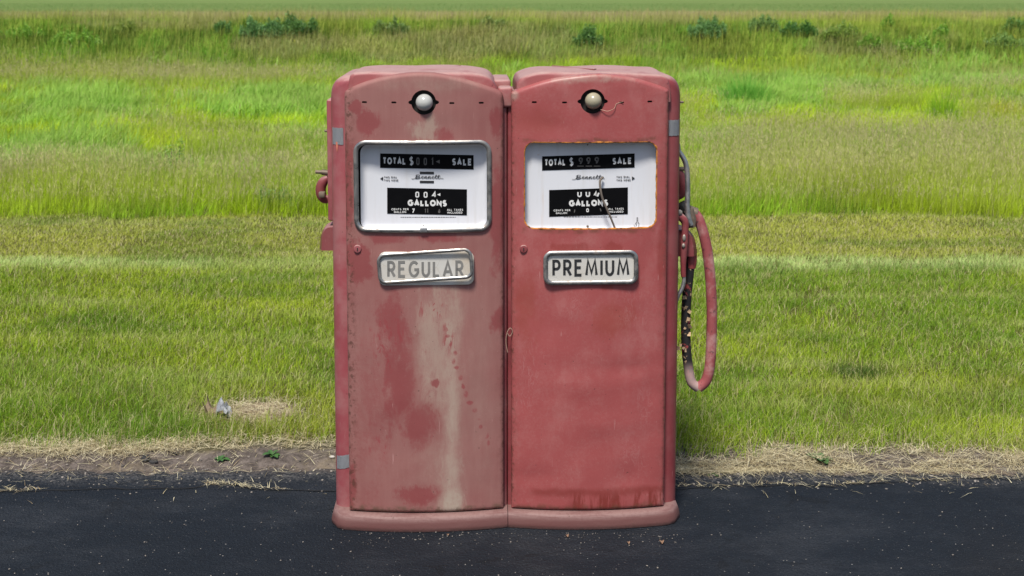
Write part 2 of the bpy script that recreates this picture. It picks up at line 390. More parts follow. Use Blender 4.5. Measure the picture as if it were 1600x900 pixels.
def tube(bm, pts, rad, n=10, closed=False, cap=True, flat=1.0, flatdir=None):
    pts = [Vector(p) for p in pts]; N = len(pts)
    rads = rad if isinstance(rad, (list, tuple)) else [rad] * N
    if len(rads) != N: rads = [float(np.interp(i / (N - 1), np.linspace(0, 1, len(rads)), rads)) for i in range(N)]
    ref = Vector((0, -1, 0)) if flatdir is None else Vector(flatdir)
    rings = []; prev = None
    for i, p in enumerate(pts):
        a = pts[(i - 1) % N] if (closed or i > 0) else p; b = pts[(i + 1) % N] if (closed or i < N - 1) else p
        T = (b - a).normalized()
        if flatdir is not None or prev is None:
            u = ref - T * ref.dot(T)
            if u.length < 1e-4: u = Vector((1, 0, 0)) - T * T.x
        else:
            u = prev - T * prev.dot(T)
        u.normalize(); prev = u; v = T.cross(u)
        rings.append([bm.verts.new(p + (u * math.cos(2 * math.pi * k / n) * flat + v * math.sin(2 * math.pi * k / n)) * rads[i]) for k in range(n)])
    for i in range(N if closed else N - 1):
        A, B = rings[i], rings[(i + 1) % N]
        for k in range(n): bm.faces.new((A[k], A[(k + 1) % n], B[(k + 1) % n], B[k]))
    if cap and not closed:
        bm.faces.new(rings[0][::-1]); bm.faces.new(rings[-1])
def rr(cx, cz, w, h, r, n=6):
    out = []
    for (sx, sz, a0) in ((1, 1, 0), (-1, 1, 90), (-1, -1, 180), (1, -1, 270)):
        for k in range(n + 1):
            a = R(a0 + 90 * k / n)
            out.append((cx + sx * (w / 2 - r) + r * math.cos(a), cz + sz * (h / 2 - r) + r * math.sin(a)))
    return out
def loft(bm, rings, cap0=True, cap1=True):
    V = [[bm.verts.new(p) for p in r] for r in rings]
    for A, B in zip(V, V[1:]):
        n = len(A)
        for k in range(n): bm.faces.new((A[k], A[(k + 1) % n], B[(k + 1) % n], B[k]))
    if cap0: bm.faces.new(V[0][::-1])
    if cap1: bm.faces.new(V[-1])
    return V
def box(bm, x0, x1, y0, y1, z0, z1, bev=0.0, seg=2):
    r = bmesh.ops.create_cube(bm, size=1)['verts']
    for v in r: v.co = ((x0 + x1) / 2 + v.co.x * (x1 - x0), (y0 + y1) / 2 + v.co.y * (y1 - y0), (z0 + z1) / 2 + v.co.z * (z1 - z0))
    if bev:
        bmesh.ops.bevel(bm, geom=list({e for v in r for e in v.link_edges}), offset=bev, segments=seg, affect='EDGES', profile=.5)
def lathe(bm, prof, n=24, axis='y', at=(0, 0, 0)):
    """prof: (radius, position along the axis)"""
    at = Vector(at); rings = []
    for r, s in prof:
        ring = []
        for k in range(n):
            a = 2 * math.pi * k / n; c, d = r * math.cos(a), r * math.sin(a)
            ring.append(at + (Vector((c, s, d)) if axis == 'y' else Vector((s, c, d)) if axis == 'x' else Vector((c, d, s))))
        rings.append(ring)
    loft(bm, rings)
def inside(p, poly):
    x, y = p; c = False; j = len(poly) - 1
    for i in range(len(poly)):
        xi, yi = poly[i]; xj, yj = poly[j]
        if (yi > y) != (yj > y) and x < (xj - xi) * (y - yi) / (yj - yi) + xi: c = not c
        j = i
    return c
def inset(poly, d):
    n = len(poly); out = []
    A = sum(poly[i][0] * poly[(i + 1) % n][1] - poly[(i + 1) % n][0] * poly[i][1] for i in range(n))
    s = 1 if A > 0 else -1
    for i in range(n):
        p, q, r = Vector(poly[i - 1]), Vector(poly[i]), Vector(poly[(i + 1) % n])
        a = (q - p).normalized(); b = (r - q).normalized()
        na, nb = Vector((-a.y, a.x)) * s, Vector((-b.y, b.x)) * s
        m = (na + nb).normalized(); k = d / max(.5, m.dot(na))
        out.append(tuple(q + m * k))
    return out
def densify(poly, step):
    out = []; n = len(poly)
    for i in range(n):
        a, b = Vector(poly[i]), Vector(poly[(i + 1) % n]); k = max(1, int((b - a).length / step + .5))
        for j in range(k): out.append(tuple(a + (b - a) * (j / k)))
    return out
def sheet(bm, outline, holes, yfun, rad, thick, hole_thick, step=.02):
    """a pressed sheet-metal panel with rounded edges and cut openings"""
    outline = densify(outline, step); holes = [densify(h, .008) if len(h) < 90 else h for h in holes]
    loops = [outline] + [inset(outline, rad * k) for k in (.08, .3, .65, 1.0)]
    pts, edges = [], []; drop = []
    def add(loop, dr):
        s = len(pts)
        for p in loop: pts.append(Vector(p)); drop.append(dr)
        for i in range(len(loop)): edges.append((s + i, s + (i + 1) % len(loop)))
    for l, k in zip(loops, (0, .08, .3, .65, 1.0)): add(l, rad * (1 - math.sqrt(max(0, 1 - (1 - k) ** 2))))
    for h in holes: add(h, 0)
    inner = loops[-1]
    xs = [p[0] for p in outline]; zs = [p[1] for p in outline]
    g = step * 1.1; z = min(zs)
    big = [h for h in holes]
    while z < max(zs):
        x = min(xs)
        while x < max(xs):
            p = (x + random.uniform(-.2, .2) * g, z + random.uniform(-.2, .2) * g)
            if inside(p, inset(inner, .004)) and not any(inside(p, inset(h, -.004)) for h in big):
                pts.append(Vector(p)); drop.append(0)
            x += g
        z += g
    vs, _, fs, ov, _, _ = delaunay_2d_cdt(pts, edges, [], 0, 1e-7)
    V = []
    for i, v in enumerate(vs):
        dr = drop[ov[i][0]] if ov[i] else 0
        V.append(bm.verts.new((v.x, yfun(v.x, v.y) + dr, v.y)))
    for f in fs:
        c = (sum(vs[k].x for k in f) / len(f), sum(vs[k].y for k in f) / len(f))
        if inside(c, outline) and not any(inside(c, h) for h in holes):
            try: bm.faces.new([V[k] for k in f])
            except ValueError: pass
    bm.verts.ensure_lookup_table()
    bnd = [e for e in bm.edges if len(e.link_faces) == 1]
    out_set = {(round(p[0], 5), round(p[1], 5)) for p in outline}
    for v in [v for v in bm.verts if not v.link_faces]: bm.verts.remove(v)
    cache = {}
    def back(v):
        if v not in cache:
            t = thick if (round(v.co.x, 5), round(v.co.z, 5)) in out_set else hole_thick
            cache[v] = bm.verts.new((v.co.x, v.co.y + t, v.co.z))
        return cache[v]
    for e in bnd:
        a, b = e.verts
        try: bm.faces.new((a, b, back(b), back(a)))
        except ValueError: pass

# ------------------------------------------------------------------ stroke lettering
def arc(cx, cy, rx, ry, a0, a1, n=10):
    return [(cx + rx * math.cos(R(a0 + (a1 - a0) * k / n)), cy + ry * math.sin(R(a0 + (a1 - a0) * k / n))) for k in range(n + 1)]
def glyphs(w=.62):
    g = {}
    g['A'] = (w * 1.05, [[(0, 0), (w * .525, 1), (w * 1.05, 0)], [(w * .17, .3), (w * .88, .3)]])
    g['C'] = (w, [arc(w * .6, .5, w * .6, .5, 50, 310, 16)])
    g['D'] = (w, [[(0, 0), (0, 1), (w * .45, 1)] + arc(w * .45, .5, w * .55, .5, 90, -90) + [(w * .45, 0), (0, 0)]])
    g['E'] = (w * .75, [[(w * .75, 1), (0, 1), (0, 0), (w * .75, 0)], [(0, .52), (w * .66, .52)]])
    g['G'] = (w * 1.08, [arc(w * .58, .5, w * .58, .5, 45, 335, 18) + [(w * 1.1, .46), (w * .62, .46)]])
    g['H'] = (w * .85, [[(0, 0), (0, 1)], [(w * .85, 0), (w * .85, 1)], [(0, .5), (w * .85, .5)]])
    g['I'] = (0.0, [[(0, 0), (0, 1)]])
    g['L'] = (w * .68, [[(0, 1), (0, 0), (w * .68, 0)]])
    g['M'] = (w * 1.3, [[(0, 0), (w * .2, 1), (w * .65, .15), (w * 1.1, 1), (w * 1.3, 0)]])
    g['N'] = (w * .95, [[(0, 0), (0, 1), (w * .95, 0), (w * .95, 1)]])
    g['O'] = (w * 1.15, [arc(w * .575, .5, w * .575, .5, 0, 360, 24)])
    g['P'] = (w * .75, [[(0, 0), (0, 1), (w * .4, 1)] + arc(w * .4, .72, w * .35, .28, 90, -90) + [(w * .4, .44), (0, .44)]])
    g['R'] = (w * .8, [[(0, 0), (0, 1), (w * .4, 1)] + arc(w * .4, .73, w * .36, .27, 90, -90) + [(w * .4, .46), (0, .46)], [(w * .36, .46), (w * .82, 0)]])
    g['S'] = (w * .72, [arc(w * .37, .745, w * .34, .255, 35, 270, 10) + arc(w * .37, .245, w * .36, .245, 90, -145, 10)])
    g['T'] = (w * .85, [[(0, 1), (w * .85, 1)], [(w * .425, 1), (w * .425, 0)]])
    g['U'] = (w * .85, [[(0, 1), (0, .35)] + arc(w * .425, .35, w * .425, .35, 180, 360) + [(w * .85, .35), (w * .85, 1)]])
    g['X'] = (w * .9, [[(0, 0), (w * .9, 1)], [(0, 1), (w * .9, 0)]])
    g['$'] = (w * .72, [arc(w * .37, .71, w * .32, .2, 35, 270, 10) + arc(w * .37, .29, w * .34, .22, 90, -145, 10), [(w * .37, -.06), (w * .37, 1.06)]])
    g['0'] = (w * .7, [[(0, .15), (0, .85), (w * .15, 1), (w * .55, 1), (w * .7, .85), (w * .7, .15), (w * .55, 0), (w * .15, 0), (0, .15)]])
    g['1'] = (w * .2, [[(0, .8), (w * .2, 1), (w * .2, 0)]])
    g['4'] = (w * .7, [[(w * .5, 0), (w * .5, 1), (0, .3), (w * .7, .3)]])
    g['6'] = (w * .6, [[(w * .5, 1), (w * .1, .5)] + arc(w * .3, .3, w * .3, .3, 150, 510, 14)])
    g['7'] = (w * .65, [[(0, 1), (w * .65, 1), (w * .2, 0)]])
    g['9'] = (w * .6, [arc(w * .3, .7, w * .3, .3, 0, 360, 14) + [(w * .55, .5), (w * .2, 0)]])
    g['/'] = (w * .35, [[(0, 0), (w * .35, 1)]])
    g['\\'] = (w * .35, [[(0, 1), (w * .35, 0)]])
    g['.'] = (w * .05, [[(w * 0, 0), (w * 0, .1)]])
    g[' '] = (w * .45, [])
    return g
def stroke_poly(line, t):
    P = [Vector(p) for p in line]; L, Rr = [], []; n = len(P)
    closed = n > 3 and (P[0] - P[-1]).length < 1e-5
    for i in range(n):
        if closed: a, b = P[(i - 1) if i > 0 else n - 2], P[(i + 1) if i < n - 1 else 1]
        else: a, b = P[max(0, i - 1)], P[min(n - 1, i + 1)]
        d1 = (P[i] - a); d2 = (b - P[i])
        d1 = d1.normalized() if d1.length > 1e-7 else d2.normalized(); d2 = d2.normalized() if d2.length > 1e-7 else d1
        n1 = Vector((-d1.y, d1.x)); n2 = Vector((-d2.y, d2.x)); m = n1 + n2
        if m.length < 1e-5: m = n1
        m.normalize(); k = t / 2 / max(.45, m.dot(n1))
        L.append(P[i] + m * k); Rr.append(P[i] - m * k)
    return L, Rr
LIFT = [0]
def put_strokes(bm, strokes, t, mapf, y, thick=.0004):
    """strokes in glyph units -> thin raised strips on the plane y"""
    for line in strokes:
        LIFT[0] = (LIFT[0] + 1) % 7
        L, Rr = stroke_poly(line, t); yy = y - .00005 * LIFT[0]
        fl, fr, bl, br = [], [], [], []
        for a, b in zip(L, Rr):
            (xa, za), (xb, zb) = mapf(a), mapf(b)
            fl.append(bm.verts.new((xa, yy - thick, za))); fr.append(bm.verts.new((xb, yy - thick, zb)))
            bl.append(bm.verts.new((xa, yy, za))); br.append(bm.verts.new((xb, yy, zb)))
        for i in range(len(L) - 1):
            bm.faces.new((fl[i], fl[i + 1], fr[i + 1], fr[i]))
            bm.faces.new((fl[i], bl[i], bl[i + 1], fl[i + 1])); bm.faces.new((fr[i], fr[i + 1], br[i + 1], br[i]))
        bm.faces.new((fl[0], fr[0], br[0], bl[0])); bm.faces.new((fl[-1], bl[-1], br[-1], fr[-1]))
def write(bm, s, x0, x1, r0, r1, y, t=.16, w=.62, gap=.2, skew=0.0, track=None):
    """lettering fitted into the pixel box x0..x1, r0..r1 of the plane y"""
    g = glyphs(w); u = 0; items = []
    for ch in s:
        gw, st_ = g[ch]; items.append((u, st_)); u += gw + t + gap
    U = u - gap
    def mapf(p):
        a = p.x / U; row = r1 + (r0 - r1) * p.y + skew * (a - .5)
        return F(x0 + (x1 - x0) * a, row, y)
    for u0, st_ in items:
        put_strokes(bm, [[(u0 + t / 2 + px, t / 2 + py * (1 - t)) for px, py in l] for l in st_], t, mapf, y)
def script_word(bm, x0, x1, r0, r1, y, skew=0.0):
    e = lambda x: [(x, .3), (x + .35, .42), (x + .42, .62), (x + .25, .68), (x + .12, .4), (x + .25, .1), (x + .6, .25)]
    nn = lambda x: [(x, .25), (x + .18, .62), (x + .12, .08), (x + .3, .55), (x + .45, .62), (x + .4, .1), (x + .65, .25)]
    tt = lambda x: [(x, .25), (x + .3, 1.0), (x + .18, .15), (x + .35, .08), (x + .55, .25)]
    L = [[(-.5, .02), (.1, .06), (.5, .95), (.3, .1)], [(.2, .8), (.6, 1.02), (.95, .9), (.85, .62), (.45, .52), (.9, .45), (.95, .15), (.5, .03), (.25, .12), (1.2, .25)],
         e(1.2), nn(1.8), nn(2.45), e(3.1), tt(3.7), tt(4.2) , [(3.75, .7), (4.75, .72)], [(4.7, .2), (5.3, .1)]]
    def mapf(p):
        a = (p.x + .5) / 5.8; return F(x0 + (x1 - x0) * a, r1 + (r0 - r1) * p.y + skew * (a - .5), y)
    sm = []
    for l in L: sm.append([(v.x, v.y) for v in catmull([(a, b, 0) for a, b in l], 4)])
    put_strokes(bm, sm, .085, mapf, y)
def quadpx(bm, x0, x1, r0, r1, y, thick=.0006, skew=0.0, rcorner=0):
    pts = rr(.5, .5, 1, 1, .0001, 1) if not rcorner else rr(.5, .5, 1, 1, rcorner, 3)
    front = []; backv = []
    for u, v in pts:
        x, z = F(x0 + (x1 - x0) * u, r1 + (r0 - r1) * v + skew * (u - .5), y)
        front.append((x, y - thick, z)); backv.append((x, y, z))
    loft(bm, [backv, front])

# ------------------------------------------------------------------ the pumps
M_rust = mat_rust(); M_black = simple('black_band_paint', (.003, .003, .0036), .55, 0, .08, var=.3)
M_dark = simple('dark_cavity', (.012, .010, .009), .8)  # near-black colour stands in for the shade inside openings
M_white = simple('white_lettering', (.62, .62, .61), .5, var=.08)
M_dim = simple('dim_numerals', (.095, .09, .085), .6)
M_blackink = simple('black_lettering', (.02, .02, .022), .5)
M_greyink = simple('faded_grey_lettering', (.17, .165, .155), .6, var=.45, scale=22)
M_chrome = mat_metal('worn_aluminium', (.34, .33, .315), .26, .6)
M_steel = mat_metal('dull_steel', (.40, .40, .40), .38, .8)
M_tape = simple('silver_duct_tape', (.36, .375, .40), .4, 0, .5, var=.08, scale=12, bump=.0)
M_bulb_w = simple('frosted_bulb_glass', (.40, .40, .38), .18, var=.2, scale=18)
M_bulb_y = simple('yellowed_bulb_glass', (.33, .30, .21), .28, var=.25, scale=18)
M_wire = simple('twisted_wire', (.33, .20, .15), .5, .2)
M_cord = simple('stiff_grey_cord', (.13, .105, .085), .75, var=.4)
M_rawmetal = simple('scuffed_bare_metal', (.33, .29, .25), .5, .5, var=.6, scale=40, bump=.4)
M_brass = simple('corroded_fitting', (.17, .13, .095), .6, .3, var=.8, scale=45, bump=.6)
M_leafdry = simple('peeled_flake', (.42, .29, .17), .8, var=.4)
M_orange = simple('orange_primer', (.50, .16, .10), .6)

Y_BODY = .038; Y_BACK = .43
def world(x, y, z=0.0):
    return Vector((SEAM_X + x * cy_ - y * sy_, x * sy_ + y * cy_, z))
def pump_root(label, cx):
    o = bpy.data.objects.new('fuel_pump', None); COL.objects.link(o)
    o.location = world(cx, 0); o.rotation_euler.z = YAW; o.empty_display_size = .2
    return tag(o, label, 'fuel pump', 'twin fuel pumps')

def arch_outline(pts, xl, xr, zb):
    top = [F(px, row, -.005) for px, row in pts]
    top = [(min(max(x, xl), xr), z) for x, z in top]
    top = [(v.x, v.y) for v in catmull([(x, z, 0) for x, z in top], 4)]
    top = [(min(max(x, xl), xr), z) for x, z in top]
    out = [(xl, zb)] + top + [(xr, zb)]
    clean = []
    for p in out:
        if not clean or (Vector(p) - Vector(clean[-1])).length > .002: clean.append(p)
    return clean

def build_pump(side):
    global CX
    left = side < 0
    # ---- measured outlines
    if left:
        xl = (F(537, 200, 0)[0] + F(547, 800, 0)[0]) / 2; xr = (F(786, 200, 0)[0] + F(788, 800, 0)[0]) / 2
        arch = [(537, 172), (537, 150), (543, 140), (573, 127), (613, 117), (653, 113), (687, 115), (720, 122), (753, 132), (780, 142), (787, 153), (787, 172)]
        xo = F(519, 300, .08)[0]; xi = -.0015
        CX = (xo + xi) / 2
        root = pump_root('dusty faded red fuel pump with crooked REGULAR sign and metal-framed dial', CX)
    else:
        xl = (F(798, 200, 0)[0] + F(800, 800, 0)[0]) / 2; xr = (F(1047, 200, 0)[0] + F(1036, 800, 0)[0]) / 2
        arch = [(798, 172), (799, 149), (803, 143), (823, 135), (863, 123), (913, 116), (947, 115), (987, 121), (1013, 128), (1043, 139), (1048, 148), (1048, 172)]
        xo = F(1061, 300, .08)[0]; xi = .0015
        CX = (xo + xi) / 2
        root = pump_root('red fuel pump with black PREMIUM sign, frameless dial and looped hose', CX)
    xc, hw = (xl + xr) / 2, (xr - xl) / 2
    zb = F(xl * 477 + 793, 804, 0)[1]
    zb = .058
    BOW = .027
    DENTS = [(*F(p, q, -.02), a, b, c) for p, q, a, b, c in ([(600, 690, .05, .07, .0035), (740, 560, .03, .09, -.003), (570, 520, .03, .05, .002), (700, 200, .05, .03, .002)] if left else
             [(985, 575, .09, .022, .0045), (900, 600, .10, .03, -.003), (835, 745, .06, .014, .005), (980, 745, .05, .04, .0045), (1020, 610, .02, .05, .004), (850, 520, .06, .06, .003), (950, 665, .12, .03, -.0025), (820, 620, .02, .07, .003), (860, 200, .07, .03, .002)])]
    def yf(x, z):
        u = (x - xc) / hw
        y = -BOW * (1 - u * u)
        for dx, dz, rx, rz, am in DENTS: y += am * math.exp(-((x - dx) / rx) ** 2 - ((z - dz) / rz) ** 2)
        return y
    paint = mat_paint('red_side_paint' , CX, (.26, .058, .068) if left else (.20, .038, .043), .32 if left else .12)  # left lighter than right: fall of light put into the colour, plus dust
    fit_paint = mat_paint('fitting_paint', CX, (.19, .038, .042), .12, .45)
    dusty_paint = mat_paint('dusty_red_top_paint', CX, (.27, .075, .075), .6, .85)
    # ---- body shell: rounded footprint, filleted top
    ztop = F(540, 112.5, .2)[1]
    rc = .045; rt = .066
    zlow = F(790, 146, .1)[1]
    hood_out = F(560 if left else 1025, 120, .2)[0]
    W = abs(xo - xi)
    es = [0, .001, .004, .009, .016, .024, .034, .045, .055, rt, .085, .10, .13, .2, .3, .4, W - .012, W - .003, W]
    rings = []
    for e in es:
        x = xo + (e if left else -e)
        fy = rc - math.sqrt(max(0, rc * rc - max(0, rc - e) ** 2)); fz = rt - math.sqrt(max(0, rt * rt - max(0, rt - e) ** 2))
        zt = ztop - fz
        if e > .10: zt = zlow
        elif e > .085: zt = ztop - .02
        if e >= W - .001: fy += .004
        rv = .03 if e < .1 else .01
        ya, yb = Y_BODY + fy, Y_BACK - fy
        ring = [(x, ya, .03)]
        for k in range(7):
            a = R(90 * k / 6); ring.append((x, ya + rv - rv * math.cos(a), zt - rv + rv * math.sin(a)))
        for k in range(7):
            a = R(90 - 90 * k / 6); ring.append((x, yb - rv + rv * math.cos(a), zt - rv + rv * math.sin(a)))
        ring.append((x, yb, .03)); rings.append(ring)
    bm = bmesh.new(); loft(bm, rings); from_bm('body', bm, paint, root)
    # ---- base skirt
    bm = bmesh.new()
    bx0 = (F(516.5, 815, 0)[0] if left else .001); bx1 = (-.001 if left else F(1064.5, 812, 0)[0])
    bxc, bhw = (bx0 + bx1) / 2, (bx1 - bx0) / 2
    def skirt(ins, z):
        out = []; r = .055
        xa, xb = bx0 + (ins if left else 0), bx1 - (0 if left else ins)
        # front edge, bowed
        pts = []
        for k in range(25):
            x = xa + (xb - xa) * k / 24
            u = (x - xc) / hw
            y = -.030 - .026 * (1 - min(1.3, u * u)) + ins
            d = (x - xa) if left else (xb - x)
            if d < r: y += r - math.sqrt(max(0, r * r - (r - d) ** 2))
            pts.append((x, y, z))
        out += pts
        yb = Y_BACK + .02 - ins
        out += [(xb, yb, z), (xa, yb, z)]
        return out
    prof = [(.012, 0.0), (.004, .002), (.0, .007), (.0, .02), (.003, .034), (.006, .044), (.010, .051), (.018, .0555), (.03, .0565)]
    loft(bm, [skirt(i, z) for i, z in prof]); from_bm('base', bm, mat_base('dusty_highlit_base_paint'), root, ang=50)
    # ---- front panel
    if left:
        hx0, hz1 = F(557, 225, -.02); hx1, hz0 = F(763, 357, -.02); hr = .028
        lamp_px = (662, 160)
    else:
        hx0, hz1 = F(819, 222, -.02); hx1, hz0 = F(1027, 357.5, -.02); hr = .034
        lamp_px = (926, 158.5)
    lx, lz = F(*lamp_px, -.024)
    dial_hole = rr((hx0 + hx1) / 2, (hz0 + hz1) / 2, hx1 - hx0, hz1 - hz0, hr, 8)
    LR = .0405
    ears = []
    for k in range(96):
        a = 2 * math.pi * k / 96
        r = LR
        if abs(math.sin(a)) * LR < .0058: r = LR + .0095 * (1 - (abs(math.sin(a)) * LR / .0062) ** 2) ** .5
        ears.append((lx + r * math.cos(a), lz + r * math.sin(a)))
    slots = [(569, 160), (615.5, 160), (706, 161), (752, 161)] if left else [(835, 160), (882, 160), (971, 160), (1016, 159)]
    sl = []
    for px, row in slots:
        x, z = F(px, row, -.02); sl.append(rr(x, z, .0165, .0065, .0028, 2))
    bm = bmesh.new()
    sheet(bm, arch_outline(arch, xl, xr, zb), [dial_hole, ears] + sl, yf, .014, .045, .012)
    from_bm('front_panel', bm, mat_panel_dusty(CX) if left else mat_panel_red(CX), root, ang=40)
    # ---- dark lamp well, slots' backs and bulb
    bm = bmesh.new()
    lathe(bm, [(LR + .016, -.0065), (LR + .016, .0), (LR + .012, .034), (.005, .035)], 28, 'y', (lx, 0, lz))
    well = from_bm('lamp_socket', bm, M_dark, root)
    bm = bmesh.new(); br = .0280 if left else .0275
    prof = [(.012, .03), (.013, .004), (br * .7, -.004)]
    for k in range(0, 11):
        a = R(-40 + 130 * k / 10); prof.append((br * math.cos(a) + .0001, -.026 - br * math.sin(a)))
    lathe(bm, prof, 28, 'y', (lx + .002, 0, lz + (0 if left else .002)))
    from_bm('bulb', bm, M_bulb_w if left else M_bulb_y, well)
    if left:
        pass
    for px, row in slots:
        bm = bmesh.new(); x, z = F(px, row, -.02); y0 = yf(x, z)
        box(bm, x - .010, x + .010, y0 + .0105, y0 + .013, z - .005, z + .005)  # dark plate standing in for the shade inside the slot
        from_bm('vent_slot', bm, M_dark, root)
    # ---- dial
    YD = .024
    if left: dx0, dz1 = F(563.5, 224, YD); dx1, dz0 = F(761, 356.5, YD)
    else: dx0, dz1 = F(818, 220, YD); dx1, dz0 = F(1029, 359.5, YD)
    bm = bmesh.new(); R0 = .03; rings = []
    fr = .020
    for k in range(0, 7):
        a = R(90 * k / 6); ins = fr * (1 - math.cos(a)); yy = YD - fr + fr * math.sin(a)
        rings.append([(x, yy, z) for x, z in rr((dx0 + dx1) / 2, (dz0 + dz1) / 2, dx1 - dx0 - 2 * ins, dz1 - dz0 - 2 * ins, R0 - ins * .8, 6)])
    loft(bm, rings, cap0=False)
    dial = from_bm('dial_face', bm, mat_dial('white_enamel', 0 if left else 1), root)
    # near-black sheet standing in for the shade in the gap round the dial
    bm = bmesh.new(); box(bm, hx0 - .012, hx1 + .012, YD + .003, YD + .010, hz0 - .012, hz1 + .012)
    from_bm('dial_backing', bm, M_dark, root)
    Y1 = YD - .0004; Y2 = YD - .0015
    o = 0
    sk = 2.6 if left else -4.6
    bm1, bm2 = bmesh.new(), bmesh.new(); bd = bmesh.new()
    INK = {'bt': ('lettering', M_white), 'bw': ('counter_numeral', M_white), 'bn': ('dim_numeral', M_dim), 'bi': ('dial_marking', M_blackink)}  # dim numerals carry the shadow on the counter in their grey
    def ink(k, fn, *a):
        b = bmesh.new(); fn(b, *a); from_bm(INK[k][0], b, INK[k][1], dial, smooth=False)
    if left:
        quadpx(bm1, 594, 740, 241, 263.5, Y1, .001, sk); quadpx(bm2, 605, 729.5, 294.5, 335, Y1, .001, 2.6)
        ink('bt', write, 'TOTAL', 598, 634, 246, 257, Y2, .26, .62, .16, .6); ink('bt', write, '$', 639.5, 646, 244, 259, Y2, .14, .6)
        ink('bt', write, 'SALE', 706.5, 737, 247.6, 258.4, Y2, .26, .62, .24, .5)
        ink('bt', write, 'GALLONS', 637, 698, 312.2, 322.2, Y2, .30, .66, .12, .8)
        ink('bt', write, 'CENTS PER', 611.5, 638.5, 325.4, 328.6, Y2, .22, .7, .2); ink('bt', write, 'GALLON', 615.5, 634.5, 329.6, 332.8, Y2, .22, .7, .2)
        ink('bt', write, 'ALL TAXES', 698.5, 723.5, 326.2, 329.4, Y2, .22, .7, .2); ink('bt', write, 'INCLUDED', 699, 722.5, 330.6, 333.8, Y2, .22, .7, .2)
        ink('bw', write, '0', 649, 655, 299.5, 308.5, Y2, .2, .7); ink('bw', write, '0', 662, 668, 299.8, 308.8, Y2, .2, .7); ink('bw', write, '4', 675, 682, 299, 308.6, Y2, .2, .7)
        ink('bw', put_strokes, [[(0, .5), (1, .5)]], .5, lambda p: F(683 + 5 * p.x, 304 - (p.y - .5) * 9 * p.x, Y2), Y2)
        ink('bn', write, '0', 650.5, 655.5, 246, 258, Y2, .2, .6); ink('bn', write, '.', 659, 660.5, 256, 259, Y2, .9, .3); ink('bn', write, '0', 662, 667, 246.5, 258, Y2, .2, .6)
        ink('bn', write, '1', 674, 677, 246.5, 258.5, Y2, .2, .6)
        ink('bn', put_strokes, [[(0, .5), (1, .5)]], .5, lambda p: F(681 + 6 * p.x, 252.5 - (p.y - .5) * 12 * p.x, Y2), Y2)
        ink('bw', write, '7', 643.5, 648, 325.8, 333, Y2, .2, .6); ink('bn', write, '1', 663.5, 665.5, 326, 333, Y2, .25, .6); ink('bn', write, '1', 667, 669, 326, 333, Y2, .25, .6); ink('bn', write, '6', 684.5, 688, 326, 333, Y2, .25, .6)
        ink('bi', quadpx, 656, 678, 268.2, 272, Y1, .001, .3); ink('bi', quadpx, 656, 678, 282.4, 286, Y1, .001, .3)
        ink('bi', write, 'THIS DIAL', 600, 620.5, 275.4, 278.2, Y2, .2, .75, .24, .2); ink('bi', write, 'THIS HOSE', 600, 622.5, 280.2, 283, Y2, .2, .75, .24, .2)
        ink('bi', put_strokes, [[(0, .5), (1, .5)]], .5, lambda p: F(594 + 4.6 * p.x, 279 - (p.y - .5) * 12 * p.x, Y2), Y2)
        ink('bi', script_word, 643, 693, 273, 279.4, Y2, .3)
        fx = (626, 712, 339.4)
    else:
        quadpx(bm1, 847, 991.5, 242, 264, Y1, .001, sk); quadpx(bm2, 858, 981, 294.8, 336.5, Y1, .001, -4.2)
        ink('bt', write, 'TOTAL', 851, 883.5, 248.4, 259, Y2, .26, .62, .16, -1); ink('bt', write, '$', 889.5, 896, 245.6, 260, Y2, .14, .6)
        ink('bt', write, 'SALE', 957, 987, 246.4, 256.6, Y2, .26, .62, .24, -.8)
        ink('bt', write, 'GALLONS', 889, 950, 312.2, 322.2, Y2, .30, .66, .12, -.8)
        ink('bt', write, 'CENTS PER', 865, 891, 327.2, 330.2, Y2, .22, .7, .2, -.4); ink('bt', write, 'GALLON', 868.5, 886, 331.4, 334.4, Y2, .22, .7, .2, -.3)
        ink('bt', write, 'ALL TAXES', 950.5, 974.5, 324.8, 327.8, Y2, .22, .7, .2, -.4); ink('bt', write, 'INCLUDED', 951.5, 974, 329.2, 332.2, Y2, .22, .7, .2, -.3)
        ink('bw', write, 'U', 902, 909, 299, 308, Y2, .24, .7); ink('bw', write, 'U', 915, 922, 298.8, 307.8, Y2, .24, .7); ink('bw', write, '4', 928, 933, 298.6, 307, Y2, .24, .7); ink('bw', write, '/', 932, 937, 300, 308, Y2, .3, .7)
        ink('bn', write, '9', 904, 911, 246, 257, Y2, .18, .6); ink('bn', write, '.', 912.2, 913.8, 254.5, 257.5, Y2, .9, .3); ink('bn', write, '9', 916, 923, 245.6, 256.6, Y2, .18, .6); ink('bn', write, '9', 929, 936, 245.2, 256.2, Y2, .18, .6)
        for q in ((902, 912), (915, 925), (928, 938)): ink('bn', quadpx, *q, 259, 260, Y1 - .001, .0004)
        ink('bn', write, '/', 896.5, 899, 326.5, 333, Y2, .3, .6); ink('bw', write, '0', 916, 920, 325.6, 331.4, Y2, .26, .8); ink('bn', write, '\\', 937, 940, 325, 331, Y2, .3, .6)
        ink('bi', write, 'THIS DIAL', 963, 984, 275, 277.8, Y2, .2, .75, .24, -.3); ink('bi', write, 'THIS HOSE', 963, 985.5, 279.9, 282.7, Y2, .2, .75, .24, -.3)
        ink('bi', put_strokes, [[(0, .5), (1, .5)]], .5, lambda p: F(992 - 4.6 * p.x, 278.4 - (p.y - .5) * 12 * p.x, Y2), Y2)
        ink('bi', script_word, 894, 945, 273.4, 279.8, Y2, -.4)
        fx = (881, 964, 338.8)
    random.seed(3 if left else 5)
    q = fx[0]
